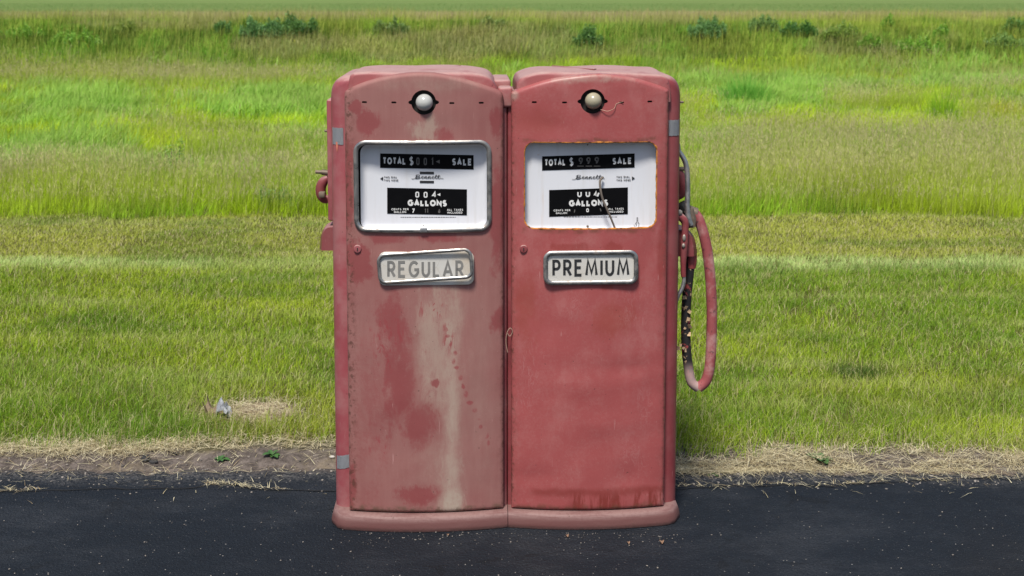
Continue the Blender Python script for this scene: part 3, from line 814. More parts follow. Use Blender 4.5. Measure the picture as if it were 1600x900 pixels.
    while q < fx[1]:                                             # the line of tiny print
        wdt = random.uniform(1.2, 4); quadpx(bd, q, min(fx[1], q + wdt), fx[2] - .45, fx[2] + .45, Y1 - .0002, .0003); q += wdt + .9
    from_bm('total_band', bm1, M_black, dial); from_bm('gallons_band', bm2, M_black, dial)
    from_bm('fine_print', bd, M_dim, dial, smooth=False)
    bm = bmesh.new()                                              # fixing screw of the dial
    x, z = F(662, 353.6, YD) if left else F(918, 353.5, YD)
    lathe(bm, [(.0005, -.003), (.003, -.003), (.004, -.0012), (.004, .001)], 12, 'y', (x, YD - .001, z))
    if not left:
        from_bm('screw', bm, M_brass, dial); bm = bmesh.new()
        x, z = F(918, 226, YD); lathe(bm, [(.0005, -.002), (.0025, -.0015), (.003, .001)], 12, 'y', (x, YD - .001, z))
    from_bm('screw', bm, M_brass, dial)
    # ---- dial frame / rusty rim
    bm = bmesh.new()
    if left:
        a0, c1 = F(555, 223.5, -.026); a1, c0 = F(764.5, 359, -.026)
        loop = rr((a0 + a1) / 2, (c0 + c1) / 2, a1 - a0, c1 - c0, .033, 8)
        tube(bm, [(x, yf(x, z) - .004, z) for x, z in densify(loop, .03)], .0082, 10, True, flat=.75, flatdir=(0, -1, 0))
        fr_ = from_bm('dial_frame', bm, M_chrome, root)
        bm = bmesh.new(); x, z = F(662, 359, -.03); box(bm, x - .012, x + .012, yf(x, z) - .0125, yf(x, z) - .006, z - .007, z + .007, .002)
        from_bm('frame_clip', bm, M_steel, fr_)
    else:
        pts = [(x, yf(x, z) + .0035 + random.uniform(-.0006, .0006), z) for x, z in densify(inset(dial_hole, .001), .012)]
        tube(bm, pts, [random.uniform(.0022, .0046) for _ in pts], 7, True)
        from_bm('rusty_rim', bm, M_rust, root)
    # ---- nameplate
    YP = -.0285
    if left:
        p0, p3 = F(591.5, 394, YP); p1, p2 = F(740.5, 445, YP); b0, b3 = F(591, 393.5, YP - .004); b1, b2 = F(737.5, 437.5, YP - .004)
        ang = R(3.8)
    else:
        p0, p3 = F(852, 395, YP); p1, p2 = F(994, 442, YP); b0, b3 = F(851.5, 394.5, YP - .004); b1, b2 = F(994.5, 442, YP - .004)
        ang = R(.3)
    bm = bmesh.new()
    ring = rr((p0 + p1) / 2, (p2 + p3) / 2, p1 - p0, p3 - p2, .022, 6)
    loft(bm, [[(x, YP + .006, z) for x, z in ring], [(x, YP + .0012, z) for x, z in ring], [(x, YP, z) for x, z in inset(ring, .0015)]])
    plate = from_bm('name_plate', bm, mat_plate('aged_translucent_plate', .35 if left else 0), root)
    bm = bmesh.new(); cxx, czz = (b0 + b1) / 2, (b2 + b3) / 2
    loop = rr(0, 0, b1 - b0 - .004, b3 - b2 - .004, .022, 8); ca, sa = math.cos(ang), math.sin(ang)
    pts = [(cxx + x * ca - z * sa, YP - .004 - (.005 * (x / .16 + 1) if left else 0), czz + x * sa + z * ca) for x, z in densify(loop, .03)]
    tube(bm, pts, (.0057 if left else .0078), 10, True, flat=.7, flatdir=(0, -1, 0))
    from_bm('plate_frame', bm, M_chrome, plate)
    bm = bmesh.new()
    if left: write(bm, 'REGULAR', 605, 724.5, 407.2, 433, YP - .0006, .155, .50, .17, -1)
    else: write(bm, 'PREMIUM', 863, 983.5, 405, 431.6, YP - .0006, .16, .50, .16, -1.4)
    from_bm('plate_lettering', bm, M_greyink if left else M_blackink, plate, smooth=False)
    # ---- door lock
    x, z = F(559, 388, 0) if left else F(818, 388, 0)
    bm = bmesh.new(); y0 = yf(x, z)
    lathe(bm, [(.013, .004), (.013, -.004), (.0115, -.0062), (.006, -.007), (.0005, -.007)], 24, 'y', (x, y0, z))
    lock = from_bm('door_lock', bm, paint, root)
    bm = bmesh.new(); box(bm, x - .0014, x + .0014, y0 - .0085, y0 - .0062, z - .005, z + .005); from_bm('keyhole', bm, M_dark, lock)
    # ---- hood over the top
    if left: hpts = [(554, 138), (555.5, 116), (560, 107.5), (575, 105), (620, 104), (680, 104), (735, 104.4), (757, 108), (768, 116), (775, 130), (776, 140)]
    else: hpts = [(803, 132), (805, 120), (813, 112), (838, 105.6), (880, 104.6), (940, 104.6), (1005, 105.6), (1020, 107.5), (1027, 113), (1031, 126), (1032, 138)]
    prof = [F(px, row, .25) for px, row in hpts]
    prof = [(v.x, v.y) for v in catmull([(a, b, 0) for a, b in prof], 5)]
    bm = bmesh.new(); rings = []
    zfl = F(790, 160, .02)[1]
    ys = [.016, .0175, .021, .027, .04, .07, .11, .16, .21, .26, .31, .35, .385, .405, .414, .418]
    zc0 = sum(p[1] for p in prof) / len(prof)
    for y in ys:
        k = (y - .016) / .40
        e = min(y - .016, .418 - y); ins = .012 - math.sqrt(max(0, .012 ** 2 - max(0, .012 - e) ** 2))
        dz = -.006 * (2 * k - 1) ** 2 - ins
        rings.append([(prof[0][0] + ins, y, zfl)] + [(x + (ins if i < len(prof) / 2 else -ins) * (.8 if abs(i - len(prof) / 2) > len(prof) * .3 else 0), y, z + dz + .0022 * math.sin(9 * x + 11 * y) + .0018 * math.sin(23 * x - 17 * y)) for i, (x, z) in enumerate(prof)] + [(prof[-1][0] - ins, y, zfl)])
    loft(bm, rings)
    hood = from_bm('top_hood', bm, dusty_paint, root, ang=45)
    # a lifted strip of sheet metal on the hood
    bm = bmesh.new()
    if left: tri = [(652, 113.5, .12), (720, 105.5, .30), (650, 110.8, .20)]
    else: tri = [(928, 111.5, .13), (862, 105.4, .33), (932, 110.6, .17)]
    P3 = []
    for px, row, y in tri:
        x, z = F(px, row, y); P3.append((x, y, z + .008))
    V1 = [bm.verts.new(p) for p in P3]; V2 = [bm.verts.new((p[0], p[1], p[2] - .003)) for p in P3]
    bm.faces.new(V1); bm.faces.new(V2[::-1])
    for i in range(3): bm.faces.new((V1[i], V1[(i + 1) % 3], V2[(i + 1) % 3], V2[i]))
    from_bm('lifted_flap', bm, dusty_paint, hood, smooth=False)
    # ---- tape
    def tape(px, row, w, h, ang, y):
        bm = bmesh.new(); n = 10
        x, z = F(px, row, y); sgn = -1 if left else 1
        # wraps the rounded front corner of the body
        cxo = xo + (rc if left else -rc); cyo = Y_BODY + rc
        for j in range(2): pass
        L0 = []
        for j in range(5):
            rowv = []
            for k in range(n + 1):
                a = R(-5 + 62 * k / n)
                xx = cxo + sgn * (rc + .0012) * math.sin(a); yy = cyo - (rc + .0012) * math.cos(a)
                if k == 0: xx = cxo - sgn * w
                zz = z + (j / 4 - .5) * h + (xx - x) * math.tan(ang) + .0007 * math.sin(k * 1.7 + j)
                rowv.append(bm.verts.new((xx, yy - .0004 * ((j + k) % 2), zz)))
            L0.append(rowv)
        for j in range(4):
            for k in range(n): bm.faces.new((L0[j][k], L0[j][k + 1], L0[j + 1][k + 1], L0[j + 1][k]))
        g = bmesh.ops.solidify(bm, geom=bm.faces[:], thickness=-.0008)
        return from_bm('tape_patch', bm, M_tape, root)
    if left:
        tape(531, 213, -.005, .056, 0, Y_BODY); tape(537, 722, .012, .046, R(14), Y_BODY)
        # a flake of orange primer under the tape
        bm = bmesh.new(); x, z = F(526.5, 228, Y_BODY + .008)
        pts = [(x - .003, z + .014), (x + .003, z + .013), (x + .004, z + .001), (x + .0008, z - .02), (x - .003, z - .002)]
        loft(bm, [[(a, Y_BODY + .012, b) for a, b in pts], [(a, Y_BODY + .0035, b) for a, b in pts]]); from_bm('paint_flake', bm, M_orange, root)
    else:
        tape(1054, 200, .0, .053, 0, Y_BODY)
    # ---- outer side fittings
    sg = -1 if left else 1
    def side_dome(px, r0, r1, y, dep, name='nozzle_boot'):
        """quarter-round hood standing off the side wall, flat underneath"""
        bm = bmesh.new()
        xq, zt = F(px, r0, y); _, zl = F(px, r1, y)
        rings = []; hgt = zt - zl; out = abs(xq - xo)
        for k in range(9):
            a = R(90 * k / 8); zz = zl + hgt * math.sin(a); e = out * math.cos(a) ** .5 if k < 8 else .004; 
            rings.append([(xo - sg * .01, y - dep / 2, zz), (xo + sg * e * .8, y - dep / 2, zz), (xo + sg * e, y - dep * .25, zz), (xo + sg * e, y + dep * .25, zz), (xo + sg * e * .8, y + dep / 2, zz), (xo - sg * .01, y + dep / 2, zz)])
        loft(bm, rings); return from_bm(name, bm, fit_paint, root, ang=60)
    if left:
        x0, zt = F(511, 155, .12); _, zl = F(511, 344, .12)
        bm = bmesh.new(); box(bm, x0, xo + .004, .1, .36, zl, zt, .006, 3); from_bm('side_plate', bm, paint, root)
        side_dome(501, 350, 386, .14, .12)
        bm = bmesh.new()
        tube(bm, [(F(513, 270, .2)[0], .2, F(513, 270, .2)[1]), (F(503, 269, .2)[0], .2, F(503, 269, .2)[1])], .0095, 12)
        tube(bm, [(F(503, 269, .2)[0], .2, F(503, 269, .2)[1]), (F(493, 268.5, .2)[0], .2, F(493, 268.5, .2)[1])], .0065, 12)
        from_bm('hanger_peg', bm, M_brass, root)
        bm = bmesh.new()
        pts = [F(513, 278, .2), F(506, 283, .2), F(501.5, 292, .2), F(501.5, 303, .2), F(506, 310, .2), F(513, 312, .2)]
        tube(bm, catmull([(a, .2, b) for a, b in pts], 5), [.012, .017, .018, .017, .014], 12)
        cr = from_bm('nozzle_cradle', bm, fit_paint, root)
        bm = bmesh.new(); x, z = F(503.5, 303, .18); box(bm, x - .010, x + .012, .155, .18, z - .010, z + .010, .004); from_bm('cradle_latch', bm, M_brass, cr)
        bm = bmesh.new(); x, z = F(510, 204, .12); lathe(bm, [(.0005, -.006), (.004, -.005), (.005, .006)], 10, 'x', (x, .11, z)); from_bm('bolt', bm, M_brass, root)
        # bridge between the two cabinets (bolted to this one)
        bm = bmesh.new()
        bx0_, z1 = F(770, 122, .2); bx1_, z0 = F(806, 168, .03)
        box(bm, bx0_, .014, .10, .40, z1 - .03, z1, .008, 3)
        xa = F(778, 140, .03)[0]; xb = F(801, 140, .03)[0]
        z2 = F(788, 136, .03)[1]; box(bm, xa, xb, .024, .12, z0, z2, .010, 3)
        from_bm('bridge_cover', bm, dusty_paint, root)
        # wire loop caught in the gap
        bm = bmesh.new()
        pts = [F(793, 548, .02), F(790.5, 535, .01), F(792, 522, -.005), F(797, 514, -.01), F(801, 519, -.01), F(797, 526, -.005), F(793, 521, .0)]
        tube(bm, catmull([(a, .0, b) for a, b in pts], 5), .0016, 7); from_bm('wire_loop', bm, M_wire, root)
    else:
        bm = bmesh.new(); x, z = F(1064, 159.5, .12); lathe(bm, [(.0005, .010), (.004, .009), (.0045, -.01)], 10, 'x', (x, .12, z)); from_bm('bolt', bm, M_brass, root)
        YS = .18
        bm = bmesh.new(); a = F(1061, 267, YS); b = F(1081, 267, YS)
        tube(bm, [(a[0], YS + .05, a[1]), (b[0], YS + .05, b[1])], [.0075, .0055, .0075], 10); from_bm('hanger_peg', bm, M_brass, root)
        bm = bmesh.new()
        pts = [F(1058, 268, YS), F(1066, 276, YS), F(1070, 292, YS), F(1069, 306, YS), F(1060, 312, YS)]
        tube(bm, catmull([(p, YS + .06, q) for p, q in pts], 5), [.012, .018, .02, .018, .014], 12); from_bm('nozzle_cradle', bm, paint, root)
        side_dome(1087, 354, 395, .2, .12)
        # hose: from the coupling, out, down and back up
        hpx = [(1083, 331), (1092, 344), (1101, 372), (1107.5, 410), (1111.5, 460), (1112, 510), (1110, 562), (1104, 593), (1091, 606)]
        ppx = [(1091, 606), (1080, 596), (1075, 570), (1072, 540), (1071.5, 500), (1073.5, 460), (1077, 425), (1079, 400)]
        w3 = lambda L, yy: [(F(p, q, yy)[0], yy, F(p, q, yy)[1]) for p, q in L]
        bm = bmesh.new(); tube(bm, catmull(w3(hpx, YS), 8), .0185, 18)
        hose = from_bm('hose', bm, mat_hose(), root)
        bm = bmesh.new(); tube(bm, catmull(w3(ppx, YS), 8), .0170, 16)
        from_bm('worn_hose_end', bm, mat_worn_hose(), hose)
        bm = bmesh.new(); tube(bm, w3([(1079, 418), (1080, 408), (1081, 392)], YS), [.0185, .02, .0185], 12); from_bm('ferrule', bm, simple('red_ferrule', (.27, .05, .05), .5, var=.4), hose)
        bm = bmesh.new(); tube(bm, w3([(1074, 336), (1080, 330), (1088, 333)], YS), [.017, .021, .0185], 12)
        tube(bm, w3([(1081, 355), (1079, 342), (1077, 326)], YS - .02), [.013, .020, .015], 10); from_bm('coupling', bm, M_brass, hose)
        bm = bmesh.new(); tube(bm, w3([(1063, 318), (1068, 325), (1076, 334)], YS + .02), [.018, .022, .016], 10); from_bm('rubber_boot', bm, simple('black_rubber', (.02, .02, .02), .7), hose)
        # nozzle: spout up, handle and guard below
        bm = bmesh.new()
        pts = w3([(1059.5, 225), (1060.5, 236), (1066, 244), (1071.5, 256), (1074, 275), (1074.5, 300), (1074, 320), (1075.5, 340), (1080, 352)], YS - .04)
        tube(bm, catmull(pts, 6), [.0075, .0085, .0085, .009, .009, .009, .0095, .010, .0085], 12)
        noz = from_bm('nozzle', bm, M_steel, root)
        bm = bmesh.new()
        pts = w3([(1042, 333), (1052, 335), (1063, 339), (1070, 347), (1070.5, 362), (1069, 380), (1068, 398), (1067.5, 416), (1068, 432)], YS - .06)
        tube(bm, catmull(pts, 6), [.0105, .012, .014, .013, .012, .014, .012, .010, .009], 12); from_bm('nozzle_handle', bm, paint, noz)
        bm = bmesh.new()
        pts = w3([(1068.5, 428), (1068.5, 440), (1065, 452), (1059, 463), (1056, 474), (1056.5, 486)], YS - .06)
        tube(bm, catmull(pts, 6), [.0065, .007, .007, .0075, .007, .0055], 10); from_bm('trigger', bm, M_steel, noz)
        for (p, q, w_, h_) in ((1060, 332, 7, 5), (1069, 372, 3, 6), (1068, 384, 3, 4)):
            bm = bmesh.new(); x, z = F(p, q, YS - .075)
            bmesh.ops.create_icosphere(bm, subdivisions=2, radius=1, matrix=Matrix.Translation((x, YS - .074, z)) @ Matrix.Diagonal((w_ * .0021, .004, h_ * .0021, 1)))
            from_bm('worn_spot', bm, M_rawmetal, noz)
        # peeled flakes of the hose cover
        for (p, q) in ((1070, 478), (1076, 484), (1074, 496), (1069, 511), (1076, 507), (1062, 537), (1066, 541), (1058, 541), (1071, 545), (1075, 520), (1068, 462), (1066, 430)):
            bm = bmesh.new(); x, z = F(p, q, YS); s = random.uniform(.006, .013)
            c = Vector((x, YS - .02 + random.uniform(-.006, .004), z)); u = Vector((random.uniform(-1, 1), random.uniform(-.6, .6), random.uniform(-1, 1))).normalized()
            v = u.cross(Vector((random.uniform(-.4, .4), -1, random.uniform(-.4, .4)))).normalized()
            P4 = [c + u * s, c + v * s * .8 + Vector((0, -.003, 0)), c - u * s * .7, c - v * s]
            loft(bm, [[p_ + Vector((0, .0012, 0)) for p_ in P4], P4])
            from_bm('peeled_flake', bm, M_leafdry, hose, smooth=False)
        # the stiff cord across the dial
        bm = bmesh.new()
        pts = [(942, 277, .014), (937.5, 283, .0), (938.5, 297, -.012), (942, 312, -.014), (948.5, 327, -.014), (955, 342, -.012), (961, 357, -.008)]
        tube(bm, catmull([(F(p, q, y)[0], y, F(p, q, y)[1]) for p, q, y in pts], 6), [.0042, .0038, .0035, .0036, .0034, .0032], 9)
        from_bm('loose_cord', bm, M_cord, root)
        bm = bmesh.new()
        pts = [(938, 171), (948, 173.5), (954, 172), (960, 169), (963, 163), (969, 160.5), (974, 159)]
        tube(bm, catmull([(F(p, q, -.03)[0], -.030 - .006 * math.sin(i), F(p, q, -.03)[1]) for i, (p, q) in enumerate(pts)], 6), .0010, 7)
        from_bm('lamp_wire', bm, simple('copper_wire', (.30, .17, .12), .5, .2), root)
        # scratched mark at the lower right of the dial
        bm = bmesh.new()
        L = [[(.3, 0), (.5, .25), (.3, .4), (.55, .55), (.55, 1.0), (.75, 1.0), (.75, .55), (1, .4), (.85, 0)], [(0, .3), (.15, 0), (1, 0)], [(.55, .75), (.75, .75)]]
        put_strokes(bm, L, .06, lambda p: F(990.5 + 8 * p.x, 355 - 15 * p.y, YD), Y2); from_bm('scratched_mark', bm, M_dim, dial, smooth=False)
    return root
build_pump(-1)
build_pump(1)
CX = 0.0

# ------------------------------------------------------------------ terrain
class VN:
    def __init__(s, seed): s.g = np.random.default_rng(seed).random((256, 256))
    def __call__(s, x, y):
        x = np.asarray(x, float); y = np.asarray(y, float)
        xi = np.floor(x).astype(int); yi = np.floor(y).astype(int); fx = x - xi; fy = y - yi
        fx = fx * fx * (3 - 2 * fx); fy = fy * fy * (3 - 2 * fy); g = s.g
        a = g[xi % 256, yi % 256]; b = g[(xi + 1) % 256, yi % 256]; c = g[xi % 256, (yi + 1) % 256]; d = g[(xi + 1) % 256, (yi + 1) % 256]
        return (a * (1 - fx) + b * fx) * (1 - fy) + (c * (1 - fx) + d * fx) * fy
    def fbm(s, x, y, o=3):
        r = 0; k = .5; t = 0
        for i in range(o): r = r + k * s(x * 2 ** i + 17 * i, y * 2 ** i + 31 * i); t += k; k *= .5
        return r / t
N1, N2, N3, N4 = VN(1), VN(2), VN(3), VN(4)
def sstep(a, b, x):
    t = np.clip((np.asarray(x, float) - a) / (b - a), 0, 1); return t * t * (3 - 2 * t)
BANK0, BANK1 = 20.3, 26.8          # foot and crest of the bank (world y)
def height(x, y):
    x = np.asarray(x, float); y = np.asarray(y, float)
    wob = (N1.fbm(x * .12 + 50, y * .05 + 9) - .5) * 2.4
    z = 1.07 * sstep(BANK0, BANK1, y + wob * sstep(12, 17, y))
    z = z + (N2.fbm(x * .5, y * .5) - .5) * .10 * sstep(5.6, 8, y) * (1 - sstep(40, 90, y))
    z = z + (N3.fbm(x * 1.6, y * 1.6) - .5) * .035 * sstep(.5, 1.2, y) * (1 - sstep(5, 7, y))
    z = z + (N4.fbm(x * 26, y * 26) - .5) * .020 * sstep(.42, .50, y) * (1 - sstep(.9, 1.2, y))
    z = z + .018 * sstep(.46, .62, y) * (.6 + .8 * N3(x * 3, y * 3))
    return z
def grid_mesh(name, xs, ys, zf, mat):
    X, Y = np.meshgrid(xs, ys); Z = zf(X, Y)
    co = np.stack([X, Y, Z], -1).reshape(-1, 3); nx, ny = len(xs), len(ys)
    i = np.arange(nx * ny).reshape(ny, nx)
    q = np.stack([i[:-1, :-1], i[:-1, 1:], i[1:, 1:], i[1:, :-1]], -1).reshape(-1, 4)
    me = bpy.data.meshes.new(name); me.vertices.add(len(co)); me.vertices.foreach_set('co', co.ravel().astype(np.float32))
    me.loops.add(q.size); me.loops.foreach_set('vertex_index', q.ravel().astype(np.int32))
    me.polygons.add(len(q)); me.polygons.foreach_set('loop_start', np.arange(0, q.size, 4).astype(np.int32))
    me.update(calc_edges=True); me.validate()
    return link(name, me, mat, None, True, 180)
xs = np.concatenate([-np.geomspace(2500, 26, 18), np.linspace(-25, -4, 60), np.linspace(-3.9, 3.9, 390), np.linspace(4, 25, 60), np.geomspace(26, 2500, 18)])
ys = np.concatenate([[-40, -15, -6, -3, -1, 0], np.linspace(.25, 1.2, 64), np.linspace(1.25, 6, 60), np.linspace(6.2, 32, 110), np.geomspace(33, 4000, 40)])
tag(grid_mesh('ground', xs, ys, height, mat_ground()), kind='structure')
# asphalt, a sheet 4 mm above with a crumbled edge
def edge_y(x): return .452 + (N1.fbm(np.asarray(x) * 2.2 + 5, 0 * np.asarray(x) + 3, 4) - .5) * .10 + (N2(np.asarray(x) * 22, 0 * np.asarray(x)) - .5) * .05
xs2 = np.concatenate([-np.geomspace(60, 3.1, 14), np.linspace(-3, 3, 601), np.geomspace(3.1, 60, 14)])
def asphalt():
    rows = [-40, -12, -5, -3.2, -2.4, -1.6, -.8, -.3, 0, .1, .2, .28, .33]
    X = []; 
    for y in rows: X.append([(x, y, .004 if y < .25 else .004 + .0035 * N3(x * 9, y * 9)) for x in xs2])
    e = edge_y(xs2)
    X.append([(x, (.33 + b) / 2, .006 + .004 * float(N3(x * 9, 1))) for x, b in zip(xs2, e)])
    X.append([(x, b, .005) for x, b in zip(xs2, e)]); X.append([(x, b + .012, -.01) for x, b in zip(xs2, e)])
    bm = bmesh.new(); V = [[bm.verts.new(tuple(float(c) for c in p)) for p in r] for r in X]
    for A, B in zip(V, V[1:]):
        for k in range(len(A) - 1): bm.faces.new((A[k], A[k + 1], B[k + 1], B[k]))
    o = from_bm('asphalt_lot', bm, mat_asphalt(), None, 0, True, 60); return tag(o, kind='structure')
asphalt()

# ------------------------------------------------------------------ blades of grass, thousands in one mesh
def blade_mesh(name, P, H, W, az, laz, lean, c0, c1, mat, droop=0.0):
    n = len(P)
    up = np.zeros((n, 3)); up[:, 2] = 1
    wd = np.stack([np.cos(az), np.sin(az), np.zeros(n)], -1); ld = np.stack([np.cos(laz), np.sin(laz), np.zeros(n)], -1)
    def at(t):
        k = lean * t * t; hz = t * (1 - .35 * np.minimum(lean, 1.4) * t)
        return P + up * (H * hz)[:, None] + ld * (H * k)[:, None]
    a, b, c = at(0.0), at(.55), at(1.0)
    w = W[:, None] * wd / 2
    co = np.stack([a - w, a + w, b - w * .85, b + w * .85, c], 1).reshape(-1, 3)
    base = (np.arange(n) * 5)[:, None]
    loops = np.concatenate([base + np.array([[0, 1, 3, 2]]), base + np.array([[2, 3, 4]])], 1)
    starts = np.stack([np.arange(n) * 7, np.arange(n) * 7 + 4], 1).ravel()
    me = bpy.data.meshes.new(name)
    me.vertices.add(len(co)); me.vertices.foreach_set('co', co.ravel().astype(np.float32))
    me.loops.add(loops.size); me.loops.foreach_set('vertex_index', loops.ravel().astype(np.int32))
    me.polygons.add(2 * n); me.polygons.foreach_set('loop_start', starts.astype(np.int32))
    me.update(calc_edges=True)
    at_ = me.color_attributes.new('Col', 'FLOAT_COLOR', 'POINT')
    cm = (c0 + c1) / 2
    cols = np.stack([c0, c0, cm, cm, c1], 1); cols = np.concatenate([cols, np.ones((n, 5, 1))], -1)
    at_.data.foreach_set('color', cols.ravel().astype(np.float32))
    o = bpy.data.objects.new(name, me); COL.objects.link(o); me.materials.append(mat)
    return o
def C(*v): return np.array(v, float)
def lerp(a, b, t): return a + (b - a) * np.asarray(t)[:, None]
def scatter(n, d0, d1, power, margin=1.2, spread=.45):
    """points in the camera's wedge between two distances, thinning with distance"""
    u = rng.random(n)
    d = (d0 ** (1 - power) + u * (d1 ** (1 - power) - d0 ** (1 - power))) ** (1 / (1 - power)) if power != 1 else d0 * (d1 / d0) ** u
    hwid = d * spread + margin
    x = (rng.random(n) * 2 - 1) * hwid
    return x, d + CAM_Y
M_lawn = mat_blades('grass_blades', .38); M_dry = mat_blades('dry_straw', .15, .6, .2)
M_leaf = mat_blades('leaf_surface', .3, .4, .35)

def lawn_edge(x): return .675 - .145 * sstep(-.6, .6, x) + (N1.fbm(x * 1.7 + 20, x * 0 + 7, 4) - .5) * .26 + (N2.fbm(x * 9, x * 0 + 3, 3) - .5) * .10
def bare(x, y):
    bx, by = G(395, 652)
    return np.clip(1.4 * np.exp(-(((x - bx) / .19) ** 2 + ((y - by) / .13) ** 2)) * (.55 + .9 * N2.fbm(x * 9, y * 9)), 0, 1)
def make_lawn():
    n = 420000
    x, y = scatter(n, 4.55, 9.95, .55, 1.0)
    e = lawn_edge(x)
    tn = N2.fbm(x * 5, y * 5)
    keep = (y > e + (tn - .5) * .16) & (rng.random(n) > bare(x, y) * 1.15) & (rng.random(n) < .35 + sstep(0, .18, y - e)) & (N4.fbm(x * 2.2 + 3, y * 3.0, 4) > rng.random(n) * .42)
    x, y = x[keep], y[keep]; n = len(x); e = lawn_edge(x)
    d = y - CAM_Y
    cl = N3.fbm(x * 6, y * 6); lo = N1.fbm(x * .9 + 3, y * 1.4); lo2 = N4.fbm(x * .5 + 11, y * 3.1 + 4)
    H = (.028 + .030 * cl + .024 * rng.random(n)) * (1.0 + .35 * (1 - sstep(0, 1.0, y - e)))
    far = sstep(8.0, 8.25, d + (lo - .5) * .2); H *= 1 - .35 * far
    W = (.0016 + .0014 * rng.random(n)) * (d / 4.8) ** .9
    az = rng.random(n) * 6.283; laz = rng.normal(.4, 1.6, n); lean = np.abs(rng.normal(.6, .4, n))
    t = np.clip(.5 + (lo - .5) * 1.6 + rng.normal(0, .22, n), 0, 1)
    g = lerp(C(.13, .27, .016), C(.40, .50, .035), t)
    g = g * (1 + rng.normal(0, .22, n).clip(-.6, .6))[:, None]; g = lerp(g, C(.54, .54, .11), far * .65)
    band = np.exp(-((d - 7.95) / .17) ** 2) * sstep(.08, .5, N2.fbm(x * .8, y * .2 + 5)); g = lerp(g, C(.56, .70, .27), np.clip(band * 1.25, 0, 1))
    streak = sstep(.52, .72, N2.fbm(x * .8 + 8, y * 6.5)); g = lerp(g, C(.46, .54, .16), streak * .55)
    dark = sstep(.55, .72, N4.fbm(x * 1.3 + 40, y * 2.6)); g = lerp(g, C(.09, .22, .018), dark * .5)
    bx, by = G(1340, 592); pd = np.exp(-(((x - bx) / .16) ** 2 + ((y - by) / .12) ** 2)); g = lerp(g, C(.035, .10, .02), np.clip(pd * 1.2, 0, .9))
    red = (sstep(.50, .7, N3.fbm(x * 1.1 + 60, y * 1.8)) * (1 - sstep(1.2, 2.4, y))); g = lerp(g, C(.46, .36, .08), red * .5 * rng.random(n))
    dry = (rng.random(n) < .16 + .10 * far + .10 * (1 - sstep(0, .3, y - e))); g[dry] = lerp(np.tile(C(.46, .41, .18), (dry.sum(), 1)), C(.58, .52, .32), rng.random(dry.sum()))
    tip = lerp(g, C(.45, .50, .12), .3 * rng.random(n))
    P = np.stack([x, y, height(x, y) - .003], -1)
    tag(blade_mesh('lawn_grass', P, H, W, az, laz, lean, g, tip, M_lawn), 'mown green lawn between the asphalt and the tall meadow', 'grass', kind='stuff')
make_lawn()

def lying(n, x, y, z, length, width, col, name, label, cat, mat):
    """dry stalks lying about: nearly flat blades"""
    az = rng.random(n) * 6.283
    P = np.stack([x, y, z], -1)
    tag(blade_mesh(name, P, length, width, az + 1.57, az, np.full(n, 3.0) + rng.random(n) * 5, col, col * .95, mat), label, cat, kind='stuff')
def make_straw():
    X, Y = [], []
    n = 130000
    x = (rng.random(n) * 2 - 1) * 3.4; y = .43 + rng.random(n) * .5
    e = lawn_edge(x)
    dens = np.where(x < -.55, .025 + .9 * np.exp(-((y - e - .01) / .06) ** 2), .05 + .75 * np.exp(-((y - .50) / .045) ** 2) + .8 * np.exp(-((y - e + .01) / .045) ** 2)) * (.25 + .75 * sstep(.35, .6, N2.fbm(x * 3.5 + 2, y * 5)))
    k = rng.random(n) < dens * 1.0; X.append(x[k]); Y.append(y[k])
    x = (rng.random(n) - .5) * .9 + G(395, 652)[0]; y = G(395, 652)[1] + (rng.random(n) - .5) * .6; k = rng.random(n) < bare(x, y) * .05; X.append(x[k]); Y.append(y[k])
    # blown into the long crack of the asphalt
    for cr, dn in ((crackL, 420), (crackR, 240)):
        for _ in range(dn):
            t = random.random() * (len(cr) - 1); i = int(t); f = t - i
            px = cr[i][0] + (cr[i + 1][0] - cr[i][0]) * f; py = cr[i][1] + (cr[i + 1][1] - cr[i][1]) * f
            if float(N3(np.array(px * 2.1), np.array(4.0))) > .42: X.append(np.array([px + random.gauss(0, .01)])); Y.append(np.array([py + .006 + random.gauss(0, .007)]))
    m = 240; X.append((rng.random(m) * 2 - 1) * 3); Y.append(.42 - np.abs(rng.normal(0, .10, m)))
    x, y = np.concatenate(X), np.concatenate(Y); n = len(x)
    z = np.maximum(height(x, y), np.where(y < edge_y(x), .0085, 0)) + .002 + rng.random(n) ** 2 * .022 * (y > .5)
    L = (.02 + .05 * rng.random(n) + .05 * rng.random(n) ** 4) / 4.5
    L = np.where(y < .42, L * .55, L)
    W = .0011 + .0016 * rng.random(n) ** 2
    col = lerp(np.tile(C(.46, .39, .22), (n, 1)), C(.74, .67, .46), rng.random(n)); col = lerp(col, C(.28, .20, .11), (rng.random(n) < .25) * .8)
    lying(n, x, y, z, L, W, col, 'dry_straw', 'pale dry grass clippings along the edge of the asphalt', 'straw', M_dry)
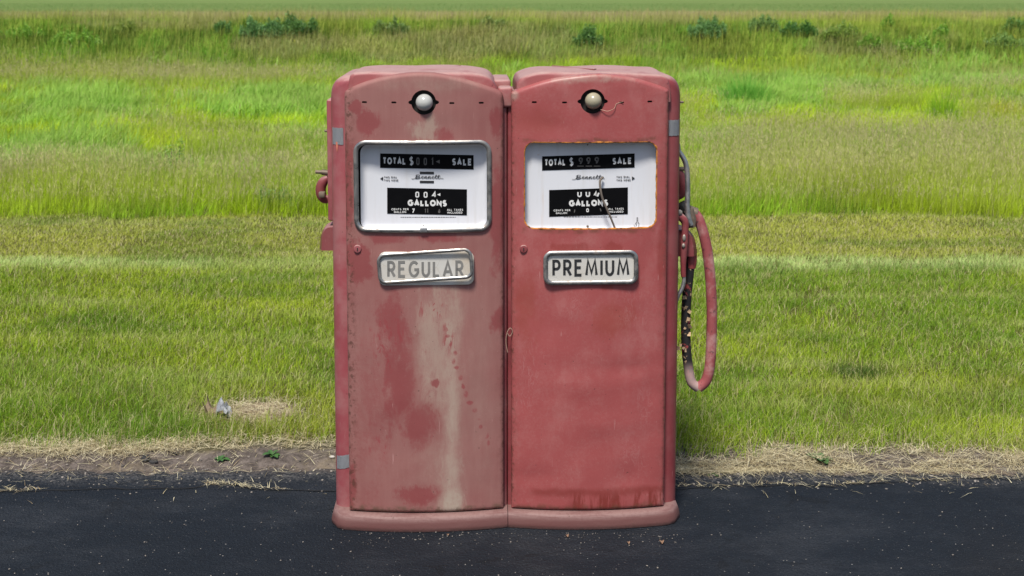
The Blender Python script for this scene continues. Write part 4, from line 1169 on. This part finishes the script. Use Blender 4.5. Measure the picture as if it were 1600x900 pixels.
# cracks along the edge of the asphalt
def pts_row(L): return [G(px, row, .004) for px, row in L]
crackL = pts_row([(-160, 762), (0, 769), (60, 768), (130, 766), (220, 765), (300, 763), (345, 757), (400, 765), (470, 768), (540, 771)])
crackR = pts_row([(1040, 766), (1120, 762), (1200, 760), (1290, 761), (1350, 756), (1450, 753), (1530, 748), (1600, 750), (1750, 747)])
def crack(L, name):
    L = catmull([(a, b, .0062) for a, b in L], 26); bm = bmesh.new(); A = []; B = []
    for i, p in enumerate(L):
        w = .0016 + .0034 * float(N2(np.array(p.x * 14), np.array(2.0))) ; o = (float(N1(np.array(p.x * 18), np.array(8.0))) - .5) * .018
        zz = .0085
        A.append(bm.verts.new((p.x, p.y + o - w, zz))); B.append(bm.verts.new((p.x, p.y + o + w, zz)))
    for i in range(len(L) - 1): bm.faces.new((A[i], A[i + 1], B[i + 1], B[i]))
    tag(from_bm(name, bm, M_tar, None, 0), kind='structure')
M_tar = simple('crack_tar', (.004, .004, .0045), .9)
crack(crackL, 'asphalt_crack'); crack(crackR, 'asphalt_crack')
make_straw()

# loose grit on the asphalt and dirt
def make_grit():
    bm = bmesh.new()
    n = 2600
    lay = bm.loops.layers.float_color.new('Col') if hasattr(bm.loops.layers, 'float_color') else None
    for i in range(n):
        if i < 2100: x = random.uniform(-2.7, 2.7); y = .44 + random.gauss(0, .07); s = .0012 + .0045 * random.random() ** 3
        elif i < 2260: x = random.uniform(-.6, .6); y = -.065 - abs(random.gauss(0, .05)); s = .001 + .0022 * random.random() ** 2
        else: x = random.uniform(-2.4, 2.4); y = random.uniform(-.9, .42); s = random.uniform(.001, .003)
        z = max(float(height(x, y)), .005 if y < float(edge_y(x)) else 0)
        m = Matrix.Translation((x, y, z + s * .4)) @ Matrix.Rotation(random.random() * 6, 4, 'Z') @ Matrix.Diagonal((s * random.uniform(.8, 1.6), s, s * .7, 1))
        vs = bmesh.ops.create_icosphere(bm, subdivisions=1, radius=1, matrix=m)['verts']
        for v in vs: v.co += Vector((random.uniform(-1, 1), random.uniform(-1, 1), random.uniform(-1, 1))) * s * .18
    t = NT('grit_stone'); c = t.xyz(t.voro(40, out='Color'))
    m = t.bsdf(t.mix(c[0], (.03, .028, .027), (.26, .23, .20)), .9)
    tag(from_bm('grit', bm, m, None, 0, False), 'loose pale grit scattered on the dark asphalt', 'grit', kind='stuff')
make_grit()

# ------------------------------------------------------------------ meadow
def px_of(x, y): return 800 + F_PX * x / (y - CAM_Y)
def blob(px, row, cx, cr, rx, rr_):
    return np.clip(1.5 - 1.1 * np.sqrt(((px - cx) / rx) ** 2 + ((row - cr) / rr_) ** 2), 0, 1)
YEL_, MID_, TEAL_, OLIVE_ = C(.48, .60, .014), C(.22, .45, .022), C(.22, .43, .075), C(.36, .47, .05)
MAUVE = C(.42, .35, .215)
def make_meadow():
    n = 430000
    x, y = scatter(n, 9.62, 26.5, 1.05, 1.6)
    edge = 9.68 + (N1.fbm(x * 2.5, x * 0 + 2, 3) - .5) * .28
    d = y - CAM_Y
    k = d > edge; x, y, d, edge = x[k], y[k], d[k], edge[k]; n = len(x)
    # where the patches of different grasses lie: across (as seen) and how far up the field
    px = px_of(x, y) + (N2.fbm(x * .9, y * .9) - .5) * 190 + (N4.fbm(x * 3, y * 3) - .5) * 90
    row = 2622 / (d + (N1.fbm(x * 1.0 + 7, y * .8) - .5) * 2.4 + (N3.fbm(x * 3 + 2, y * 3) - .5) * .9) - 5
    cl = N3.fbm(x * 2.0, y * 2.0); z1 = N1.fbm(x * .45 + 9, y * .55); z2 = N2.fbm(x * .6 + 30, y * .9 + 3); z3 = N4.fbm(x * 1.4 + 12, y * 1.4)
    B = lambda *a: blob(px, row, *a)
    mx = lambda L: np.maximum.reduce(L)
    seed = np.clip(mx([sstep(224, 246, row), B(420, 200, 130, 14) * .7, B(300, 108, 240, 10), B(40, 102, 110, 9), B(1240, 205, 230, 34) * .8, B(1530, 205, 150, 30), B(1560, 122, 70, 10), B(1330, 131, 90, 10) * .9, B(1450, 86, 130, 12), sstep(.56, .68, z1) * .35 * sstep(95, 160, row)]), 0, 1)
    teal = np.clip(mx([B(120, 134, 90, 16), B(440, 132, 110, 18), B(40, 214, 80, 20), B(1180, 126, 80, 18), B(1240, 114, 110, 11), B(1530, 106, 110, 12), B(1100, 108, 80, 6) * .7, sstep(.60, .72, z2) * .55]), 0, 1)
    yel = np.clip(mx([B(130, 170, 190, 20), B(290, 152, 140, 14) * .8, B(1280, 156, 200, 14) * .9, B(1085, 136, 40, 12), B(1560, 142, 60, 8), sstep(.52, .62, N4.fbm(x * .5, y * .7 + 40)) * .6]), 0, 1)
    weedy = np.clip(mx([B(120, 222, 50, 14), B(260, 224, 90, 18), sstep(.6, .7, z3) * .45]), 0, 1)
    teal = teal * (1 - .8 * sstep(222, 240, row)); yel = yel * (1 - teal)
    isS = rng.random(n) < seed * (1 - teal) * .95
    isT = (~isS) & (rng.random(n) < teal)
    H = np.where(isS, .30 + .16 * rng.random(n) + .10 * cl, (.08 + .42 * np.clip(cl - .25, 0, 1) + .10 * rng.random(n))); H = np.where(isT, .16 + .42 * np.clip(cl - .2, 0, 1) + .10 * rng.random(n), H)
    under = isS & (rng.random(n) < .55); H = np.where(under, .12 + .18 * rng.random(n) + .08 * cl, H)
    H = H * (.55 + .45 * sstep(0, .45, d - edge)); stem = isS & ~under
    W = np.where(stem, .0022, .0034 + .0024 * rng.random(n)); W = np.where(isT, .006 + .004 * rng.random(n), W) * (d / 10) ** .9
    az = rng.random(n) * 6.283; laz = rng.normal(.3, 1.3, n)
    lean = np.where(stem, np.abs(rng.normal(.14, .12, n)), np.abs(rng.normal(.5, .3, n)))
    g = lerp(np.tile(MID_, (n, 1)), OLIVE_, np.clip(z1 * 1.9 - .5, 0, 1)); g = lerp(g, YEL_, yel * .9); g = lerp(g, TEAL_, np.where(isT, .85, 0)); g = lerp(g, C(.10, .27, .022), weedy * .75); g = g * (.78 + .44 * sstep(.3, .65, N1.fbm(x * 1.1 + 77, y * 1.9)))[:, None]
    g = lerp(g, C(.44, .56, .045), np.where(stem, .8, 0)); g = lerp(g, C(.42, .36, .02), sstep(.6, .8, B(1560, 144, 60, 8)) * .6)
    g = np.clip(g * (1 + rng.normal(0, .24, n))[:, None], .004, 1)
    dry = rng.random(n) < .035; g[dry] = C(.48, .43, .22)
    tip = lerp(g, MAUVE, np.where(stem, .55, 0)); tip = lerp(tip, C(.66, .75, .10), np.where(isS, 0, .3)); tip = lerp(tip, C(.45, .66, .20), np.where(isT, .35, 0))
    P = np.stack([x, y, height(x, y) - .01], -1)
    tag(blade_mesh('meadow_grass', P, H, W, az, laz, lean, g, tip, M_lawn), 'tall mixed green meadow grass behind the mown lawn', 'grass', kind='stuff')
    # feathery seed heads
    S = np.where(stem)[0]; S = S[rng.random(len(S)) < .8]
    rep = 5; I = np.repeat(S, rep); m = len(I)
    ld = np.stack([np.cos(laz[I]), np.sin(laz[I])], -1)
    t = .74 + .26 * rng.random(m); hz = t * (1 - .35 * lean[I] * t)
    Q = P[I].copy(); Q[:, 2] += H[I] * hz; Q[:, :2] += ld * (H[I] * lean[I] * t * t)[:, None]
    hh = .020 + .030 * rng.random(m); ww = (.0012 + .0010 * rng.random(m)) * (d[I] / 10) ** .9
    c = lerp(np.tile(MAUVE, (m, 1)), C(.55, .58, .18), rng.random(m) * .9 * (1 - sstep(.45, .6, z3[I]) * .7)) * (1 + rng.normal(0, .15, m))[:, None]; c = np.clip(c, .01, 1)
    tag(blade_mesh('grass_seed_heads', Q, hh, ww, rng.random(m) * 6.283, rng.random(m) * 6.283, np.abs(rng.normal(.6, .35, m)), c, c, M_dry), 'mauve brown feathery seed heads topping the meadow grass', 'seed heads', kind='stuff')
make_meadow()

def make_bank():
    n = 190000
    x, y = scatter(n, 24.2, 34.5, 1.0, 3.0)
    d = y - CAM_Y; cl = N3.fbm(x * .9, y * .9); z1 = N1.fbm(x * .35 + 70, y * .5); z2 = N2.fbm(x * .6 + 90, y * .8)
    px = px_of(x, y) + (N2.fbm(x * .9, y * .9) - .5) * 160
    leafy = np.clip(sstep(.46, .60, z2) * sstep(24.6, 26, d) + .5 * sstep(.5, .62, N4.fbm(x * 1.6, y * 1.6)), 0, 1)
    for bp, bd, br in ((430, 29, 120), (100, 28, 170), (330, 28.5, 70), (610, 29, 90), (920, 28.5, 140), (1100, 29, 90), (1235, 28.5, 140), (1340, 28, 90), (1440, 27.5, 120), (1570, 28, 120)):
        leafy = np.maximum(leafy, np.clip(1.3 - np.sqrt(((px - bp) / br) ** 2 + ((d - bd) / 2.2) ** 2), 0, 1) * .9)
    crest = sstep(30.6, 31.8, d + (z1 - .5) * 1.5)
    H = .08 + .22 * cl ** 1.4 + .10 * rng.random(n); stem = rng.random(n) < .22; H = np.where(stem, H + .20, H)
    W = np.where(stem, .0065, .010 + .008 * rng.random(n)) * (d / 27)
    lean = np.where(stem, np.abs(rng.normal(.12, .1, n)), np.abs(rng.normal(.6, .3, n)))
    g = lerp(np.tile(C(.19, .35, .028), (n, 1)), C(.38, .46, .055), np.clip(z1 * 2.2 - .6, 0, 1)); g = lerp(g, C(.10, .27, .025), leafy * .85)
    g = g * (.65 + .6 * sstep(.3, .66, N4.fbm(x * 1.2 + 31, y * 1.2 + 5)))[:, None]; g = lerp(g, C(.52, .54, .12), stem * .6); brown = np.clip(sstep(.56, .68, N4.fbm(x * .4, y * .5 + 9)) * .7 + crest * .85, 0, 1) * rng.random(n) ** .4
    foot = (1 - sstep(25.0, 26.6, d)) * sstep(.4, .55, N4.fbm(x * .3 + 5, y * .3)); brown = np.maximum(brown, foot * .75)
    g = lerp(g, C(.44, .36, .21), brown)
    g = np.clip(g * (1 + rng.normal(0, .26, n))[:, None], .004, 1)
    fl = rng.random(n) < .0012; g[fl] = C(.6, .55, .05)
    P = np.stack([x, y, height(x, y) - .01], -1)
    tag(blade_mesh('bank_grass', P, H, W, rng.random(n) * 6.283, rng.normal(.2, 1.4, n), lean, g, lerp(g, C(.45, .48, .12), .22 * np.ones(n)), M_lawn), 'rough grass covering the green bank behind the meadow', 'grass', kind='stuff')
    n = 70000
    x, y = scatter(n, 34.0, 130.0, 1.0, 4.0); d = y - CAM_Y
    H = .05 + .13 * rng.random(n); W = .007 * (d / 27) ** 1.1
    crop = sstep(50, 60, d + (N1.fbm(x * .08, y * .05) - .5) * 14)
    g = lerp(np.tile(C(.46, .37, .22), (n, 1)), C(.40, .46, .14), rng.random(n) * sstep(.4, .55, N2.fbm(x * .2, y * .08)))
    g = lerp(g, C(.18, .30, .09), crop); g = np.clip(g * (1 + rng.normal(0, .14, n))[:, None], .004, 1)
    H = H * (1 - .5 * crop)
    P = np.stack([x, y, height(x, y) - .01], -1)
    tag(blade_mesh('field_grass', P, H, W, rng.random(n) * 6.283, rng.random(n) * 6.283, np.abs(rng.normal(.4, .3, n)), g, g, M_lawn), 'tan and pale green field beyond the bank', 'grass', kind='stuff')
make_bank()

# ------------------------------------------------------------------ shrubs and weeds
def leaf_cloud(name, blobs, n, size, c0, c1, parent, flat=.5):
    """many small bent leaves through the volume of a few uneven clumps"""
    w = np.array([b[3] * b[4] for b in blobs]); w = w / w.sum(); ids = rng.choice(len(blobs), n, p=w)
    B = np.array(blobs)[ids]; u = rng.normal(0, 1, (n, 3)); u /= np.linalg.norm(u, axis=1)[:, None]; r = rng.random(n) ** .5
    P = B[:, :3] + u * r[:, None] * np.stack([B[:, 3], B[:, 3] * .8, B[:, 4]], -1); P[:, 2] = np.maximum(P[:, 2], .02)
    L = size * (.6 + .8 * rng.random(n)); t = np.clip(rng.normal(.5, .3, n), 0, 1); col = lerp(np.tile(c0, (n, 1)), c1, t)
    o = blade_mesh(name, P, L, L * (.35 + .2 * rng.random(n)), rng.random(n) * 6.283, rng.random(n) * 6.283, np.abs(rng.normal(.7, .4, n)), col, lerp(col, C(.14, .2, .06), .3 * np.ones(n)), M_leaf)
    o.parent = parent; return o
M_twig = simple('twig_bark', (.10, .075, .05), .9)
def shrub(px, row, w_px, h_px, d, label, c0=C(.018, .052, .016), c1=C(.055, .115, .035), n=2600, size=.055, kind='shrub', cat='shrub'):
    """a shrub whose middle shows at px,row; its width and height are given in photo pixels at distance d"""
    if kind == 'shrub':
        dr = ray(px, row + h_px * .5); d = 24.0
        while d < 34 and CAM.z + dr.z * d / dr.y > float(height(CAM.x + dr.x * d / dr.y, CAM_Y + d)) + .12: d += .1
        if d > 31.5: d = 31.5
    dr = ray(px, row); k = d / dr.y; x = CAM.x + dr.x * k; y = CAM_Y + d
    zc = CAM.z + dr.z * k; w = w_px / F_PX * d * (1.25 if kind == 'shrub' else 1); h = h_px / F_PX * d * 1.15; zg = float(height(x, y))
    root = bpy.data.objects.new(kind, None); COL.objects.link(root); root.location = (x, y, zg); root.empty_display_size = .1
    tag(root, label, cat, 'shrubs on the green bank' if kind == 'shrub' else None)
    top = max(.25, zc + h / 2 - zg); bl = []
    nb = max(3, int(w / max(.12, h) * 4) + 2)
    for i in range(nb):
        a = (i + .5) / nb * 2 - 1; rr_ = w / nb * random.uniform(.8, 1.5)
        hz = top * random.uniform(.55, 1.0) * (1 - .35 * a * a); rz = hz * random.uniform(.32, .5)
        bl.append((a * w * .42, random.uniform(-.3, .3) * w * .5, hz - rz, max(.06, rr_ * .62), max(.06, rz)))
        bl.append((a * w * .42 + random.uniform(-.05, .05), random.uniform(-.3, .3) * w * .4, hz * .4, max(.06, rr_ * .55), hz * .38))
    leaf_cloud('foliage', bl, int(n * 1.7), size * .72, c0 * K * C(1.1, 1.05, .7), c1 * K * C(1.1, 1.05, .7), root)
    bm = bmesh.new()
    for b in bl[::2]:
        tube(bm, catmull([(b[0] * .3, b[1] * .3, -.03), (b[0] * .7, b[1] * .6, b[2] * .55), (b[0], b[1], b[2] + b[4] * .5)], 4), [.012, .008, .003], 5)
    from_bm('stem', bm, M_twig, root, 0)
    return root
K = 3.5
DG, DG2 = C(.016, .048, .018), C(.05, .10, .04); LG, LG2 = C(.03, .085, .012), C(.09, .16, .03)
shrub(408, 38, 62, 36, 27.0, 'blue-green bush with flat top beside the darker bush left of the pumps', C(.025, .066, .034), C(.06, .115, .06), 3000)
shrub(462, 35, 58, 40, 27.3, 'darkest round bush just up-left of the red pumps on the bank crest', DG, DG2, 3000)
shrub(348, 38, 24, 22, 27.2, 'small dark bush alone left of the pair of big bushes', DG, DG2, 1100)
shrub(196, 38, 30, 30, 27.0, 'slim olive bush near a pale flower on the far left bank', C(.05, .075, .02), C(.09, .12, .035), 900)
shrub(118, 56, 80, 26, 25.5, 'wide low leafy patch of green brush left of the slim olive bush', LG, LG2, 2000)
shrub(30, 46, 70, 24, 26.2, 'bright green bush at the far left end of the bank', LG, LG2, 1800)
shrub(612, 36, 50, 24, 27.3, 'dark low bush on the crest above the regular pump', C(.03, .06, .025), C(.07, .10, .045), 1500)
shrub(772, 30, 36, 16, 27.8, 'tiny dull green bush above the gap between the pumps', C(.04, .07, .03), C(.09, .12, .05), 800)
shrub(918, 52, 44, 30, 26.5, 'dark green bush above the bulb of the premium pump', DG, DG2, 1600)
shrub(1103, 38, 56, 32, 27.0, 'rounded blue-green bush up-right of the premium pump', C(.028, .07, .038), C(.065, .125, .06), 2600)
shrub(1195, 34, 44, 26, 27.4, 'dull green bush joined to the left of the darkest bush', C(.03, .07, .03), C(.07, .11, .05), 1600)
shrub(1250, 40, 56, 28, 26.8, 'darkest dense bush on the right half of the bank', C(.010, .038, .012), C(.035, .085, .025), 2800)
shrub(1312, 42, 54, 36, 26.9, 'olive leafy bush right beside the darkest dense bush', C(.04, .075, .02), C(.085, .125, .035), 1600)
shrub(1360, 62, 36, 22, 25.4, 'low bright green bush halfway down the right bank', LG, LG2, 1200)
shrub(1388, 28, 16, 22, 27.8, 'thin upright sapling-like bush standing on the right crest', LG, LG2, 600)
shrub(1436, 66, 66, 26, 25.2, 'wide bright leafy bush low on the right bank below two saplings', LG, LG2, 2200)
shrub(1470, 44, 22, 24, 26.6, 'small leafy bush between the wide low bush and the crest', LG, LG2, 800)
shrub(1588, 34, 44, 20, 27.4, 'dark bush on the crest at the far right', C(.022, .06, .02), C(.06, .11, .035), 1500)
shrub(1570, 60, 60, 24, 25.6, 'soft grey-green bush low on the far right bank', C(.04, .08, .03), C(.085, .13, .05), 1600)
def tuft(px, row, w_px, h_px, d, label, c0, c1, n=260, name='grass_tuft'):
    c0, c1 = c0 * 1.9, c1 * 1.9
    dr = ray(px, row); k = d / dr.y; x = CAM.x + dr.x * k; y = CAM_Y + d; w = w_px / F_PX * d; h = h_px / F_PX * d * 1.25
    a = rng.random(n) * 6.283; r = rng.random(n) ** .6 * w * .42
    X = x + r * np.cos(a); Y = y + r * np.sin(a); P = np.stack([X, Y, height(X, Y) - .01], -1)
    zb = CAM.z + ray(px, row + h_px / 2).z * k
    H = np.full(n, max(h, zb + h - float(height(x, y)))) * (.45 + .6 * rng.random(n)) * (1 - .45 * (r / (w * .42)) ** 2); col = lerp(np.tile(c0, (n, 1)), c1, rng.random(n))
    o = blade_mesh(name, P, H, np.full(n, .007) * d / 14, rng.random(n) * 6.283, a + rng.normal(0, .8, n), .1 + .5 * rng.random(n) ** 2, col, col * 1.2, M_lawn)
    tag(o, label, 'grass tuft')
tuft(1474, 155, 56, 50, 16.4, 'bright bushy grass tuft standing out in the right meadow', C(.10, .20, .018), C(.21, .30, .02), 420)
tuft(1165, 128, 100, 36, 19.0, 'tall dark reed clump in the meadow right of the pumps', C(.065, .17, .022), C(.11, .25, .04), 900)
shrub(432, 303, 66, 56, 10.0, 'leafy dark weed inside the tall grass just left of the pumps', C(.03, .075, .028), C(.075, .13, .05), 1500, .022, 'leafy_weed', 'weed')
shrub(270, 224, 90, 30, 11.4, 'dark leafy weed patch in the meadow behind the mauve grass', C(.035, .085, .02), C(.08, .14, .035), 1800, .024, 'leafy_weed', 'weed')

# broad-leaved weeds at the edge of the asphalt
def weed(px, row, size, label, nl=9, seed=1):
    rd = random.Random(seed); x, y = G(px, row, .02); z = float(height(x, y)); bm = bmesh.new()
    root = bpy.data.objects.new('broadleaf_weed', None); COL.objects.link(root); root.location = (x, y, z); tag(root, label, 'weed', 'weeds at the lawn edge')
    for i in range(nl):
        a = i / nl * 6.283 + rd.uniform(-.3, .3); L = size * rd.uniform(.7, 1.15); el = rd.uniform(.25, .9); wd = L * rd.uniform(.2, .28)
        D = Vector((math.cos(a) * math.cos(el), math.sin(a) * math.cos(el), math.sin(el))); S = Vector((-math.sin(a), math.cos(a), 0)); prev = None
        for k in range(9):
            t = k / 8; ww = wd * math.sin(math.pi * min(1, t * .93 + .05)) ** .8 * (1 + .22 * (k % 2)); c = D * L * t + Vector((0, 0, -L * .35 * t * t))
            cur = [bm.verts.new(c - S * ww + Vector((0, 0, ww * .35))), bm.verts.new(c), bm.verts.new(c + S * ww + Vector((0, 0, ww * .35)))]
            if prev: bm.faces.new((prev[0], prev[1], cur[1], cur[0])); bm.faces.new((prev[1], prev[2], cur[2], cur[1]))
            prev = cur
    t = NT('weed_leaf'); n = t.noise(40, 4); m = t.bsdf(t.mix(n, (.022, .07, .018), (.07, .15, .035)), .4, 0, .4)
    from_bm('leaf_rosette', bm, m, root, 0)
weed(1281, 718, .062, 'toothed green weed growing in straw by the asphalt edge', 10, 3)
weed(1258, 672, .05, 'small dark weed in the lawn above the toothed weed', 6, 5)
weed(345, 716, .035, 'little green sprout on the bare dirt left of the pumps', 7, 8)
weed(425, 713, .04, 'low green sprout on straw nearest the left pump corner', 9, 9)
weed(1112, 737, .03, 'tiny weed on the crumbling asphalt by the premium pump', 7, 10)

# ------------------------------------------------------------------ litter
def lump(name, px, row, dims, seed, mat, label, cat, sub=3, rough=.3, lift=.5):
    x, y = G(px, row, .01); z = float(height(x, y)); z = max(z, .006 if y < float(edge_y(x)) else z)
    bm = bmesh.new(); bmesh.ops.create_icosphere(bm, subdivisions=sub, radius=1)
    from mathutils import noise as mn
    for v in bm.verts:
        k = 1 + rough * mn.noise(v.co * 1.7 + Vector((seed * 7.1, 0, 0))) + rough * .5 * mn.noise(v.co * 4 + Vector((seed, 3, 0)))
        v.co = Vector((v.co.x * dims[0] * k, v.co.y * dims[1] * k, v.co.z * dims[2] * k))
    o = from_bm(name, bm, mat, None, 0, rough < .5); o.location = (x, y, z + dims[2] * lift); o.rotation_euler.z = seed
    return tag(o, label, cat)
def scrap(px, row, label):
    """a crumpled pale wrapper: a folded sheet with thickness"""
    x, y = G(px, row + 8, .02); bm = bmesh.new(); n = 9; rd = random.Random(4); q_ = 1.35; V = []
    for i in range(n):
        r = []
        for j in range(n):
            u, v = i / 8 - .5, j / 8 - .5
            r.append(bm.verts.new((u * .10 + rd.uniform(-.006, .006), v * .075 + rd.uniform(-.006, .006), .036 + .028 * math.sin(u * 9) + .026 * math.cos(v * 7 + u * 5) + rd.uniform(-.008, .008))))
        V.append(r)
    for i in range(n - 1):
        for j in range(n - 1): bm.faces.new((V[i][j], V[i + 1][j], V[i + 1][j + 1], V[i][j + 1]))
    bmesh.ops.solidify(bm, geom=bm.faces[:], thickness=.001)
    t = NT('crumpled_paper'); xx = t.xyz()[0]; m = t.bsdf(t.mix(t.ss(xx, -.006, .006), (.42, .32, .21), (.46, .48, .52)), .5)
    o = from_bm('paper_scrap', bm, m, None, 0, False); o.location = (x, y, float(height(x, y)) + .002); tag(o, label, 'litter')
scrap(340, 646, 'crumpled white and tan paper scrap lying on the lawn')
M_clod = simple('dark_tar_lump', (.022, .021, .022), .8, var=.4); M_stone = simple('pale_stone', (.42, .39, .35), .85, var=.3)
lump('tar_lump', 683, 0, (.02, .02, .01), 1, M_clod, 'x', 'x') if False else None
lump('tar_lump', 228, 719, (.028, .017, .010), 2, M_clod, 'largest flat black tar lump on the dirt strip', 'tar lump')
lump('tar_lump', 240, 723, (.018, .012, .007), 3, M_clod, 'thin black tar piece right beside the largest tar lump', 'tar lump')
lump('tar_lump', 276, 710, (.010, .008, .007), 4, M_clod, 'small round black tar lump alone on the dirt', 'tar lump')
lump('tar_lump', 289, 676, (.013, .011, .013), 5, simple('dark_clod', (.05, .043, .038), .9), 'dark earth clod against the grass below the paper scrap', 'earth clod')
lump('pale_stone', 519, 719, (.011, .008, .005), 6, M_stone, 'flat white stone beside the left pump base', 'stone')
def dry_leaf(px, row, s, label, seed):
    rd = random.Random(seed); x, y = G(px, row, .008); bm = bmesh.new(); V = []
    for k in range(7):
        t = k / 6; w = s * .38 * math.sin(math.pi * (t * .94 + .03)); z = .004 + s * .22 * math.sin(3 * t) * rd.uniform(.7, 1.2)
        V.append([bm.verts.new(((t - .5) * s, -w, z + w * .6)), bm.verts.new(((t - .5) * s, 0, z)), bm.verts.new(((t - .5) * s, w, z + w * .5))])
    for a, b in zip(V, V[1:]):
        bm.faces.new((a[0], a[1], b[1], b[0])); bm.faces.new((a[1], a[2], b[2], b[1]))
    bmesh.ops.solidify(bm, geom=bm.faces[:], thickness=.0006)
    o = from_bm('dry_leaf', bm, simple('dry_leaf_brown', (.40, .25, .16), .8, var=.3), None, 0); o.location = (x, y, .0045); o.rotation_euler.z = rd.uniform(0, 6); tag(o, label, 'leaf', 'dry leaves on the asphalt')
dry_leaf(1034, 848, 0.0211, 'curled brown leaf on asphalt below the premium pump, largest', 1)
dry_leaf(982, 849, 0.0136, 'small tan leaf on asphalt just left of the largest leaf', 2)
dry_leaf(886, 838, 0.0161, 'pale twig-like leaf on asphalt under the premium base middle', 3)
dry_leaf(700, 836, 0.0112, 'tiny pale leaf on asphalt under the regular pump base', 4)

# ------------------------------------------------------------------ light, sky, camera
SUN_EL, SUN_AZ = R(60), R(196)        # azimuth clockwise from +Y (the view direction): behind the camera, a little to the left
w = bpy.data.worlds.new('World'); SC.world = w; w.use_nodes = True
nt = w.node_tree; sky = nt.nodes.new('ShaderNodeTexSky'); sky.sky_type = 'NISHITA'; sky.sun_disc = False
sky.sun_elevation = SUN_EL; sky.sun_rotation = SUN_AZ; sky.air_density = 1.0; sky.dust_density = 2.0; sky.ozone_density = 1.0
bg = nt.nodes['Background']; nt.links.new(sky.outputs[0], bg.inputs[0]); bg.inputs[1].default_value = .10
sd = bpy.data.lights.new('sun', 'SUN'); sd.energy = 4.1; sd.angle = R(11); sd.color = (1.0, .955, .88)
so = bpy.data.objects.new('sun', sd); COL.objects.link(so)
dirv = Vector((math.sin(SUN_AZ) * math.cos(SUN_EL), math.cos(SUN_AZ) * math.cos(SUN_EL), math.sin(SUN_EL)))
so.rotation_euler = dirv.to_track_quat('Z', 'Y').to_euler(); so.location = (-3, -6, 8)
cam = bpy.data.cameras.new('camera'); co = bpy.data.objects.new('camera', cam); COL.objects.link(co)
co.location = CAM; co.rotation_euler = (math.pi / 2 - TILT, 0, 0)
cam.sensor_width = 36; cam.lens = 36 * F_PX / 1600; cam.shift_y = -(450 - ROW0) / 1600
cam.clip_start = .05; cam.clip_end = 8000
cam.dof.use_dof = True; cam.dof.focus_distance = 4.05; cam.dof.aperture_fstop = 6.3
SC.camera = co
SC.view_settings.view_transform = 'Standard'; SC.view_settings.look = 'None'; SC.view_settings.gamma = 1; SC.view_settings.exposure = 0.35
SC.cycles.max_bounces = 6; SC.cycles.diffuse_bounces = 3; SC.cycles.transmission_bounces = 3; SC.cycles.glossy_bounces = 3
SC.cycles.use_denoising = True; SC.cycles.use_adaptive_sampling = False
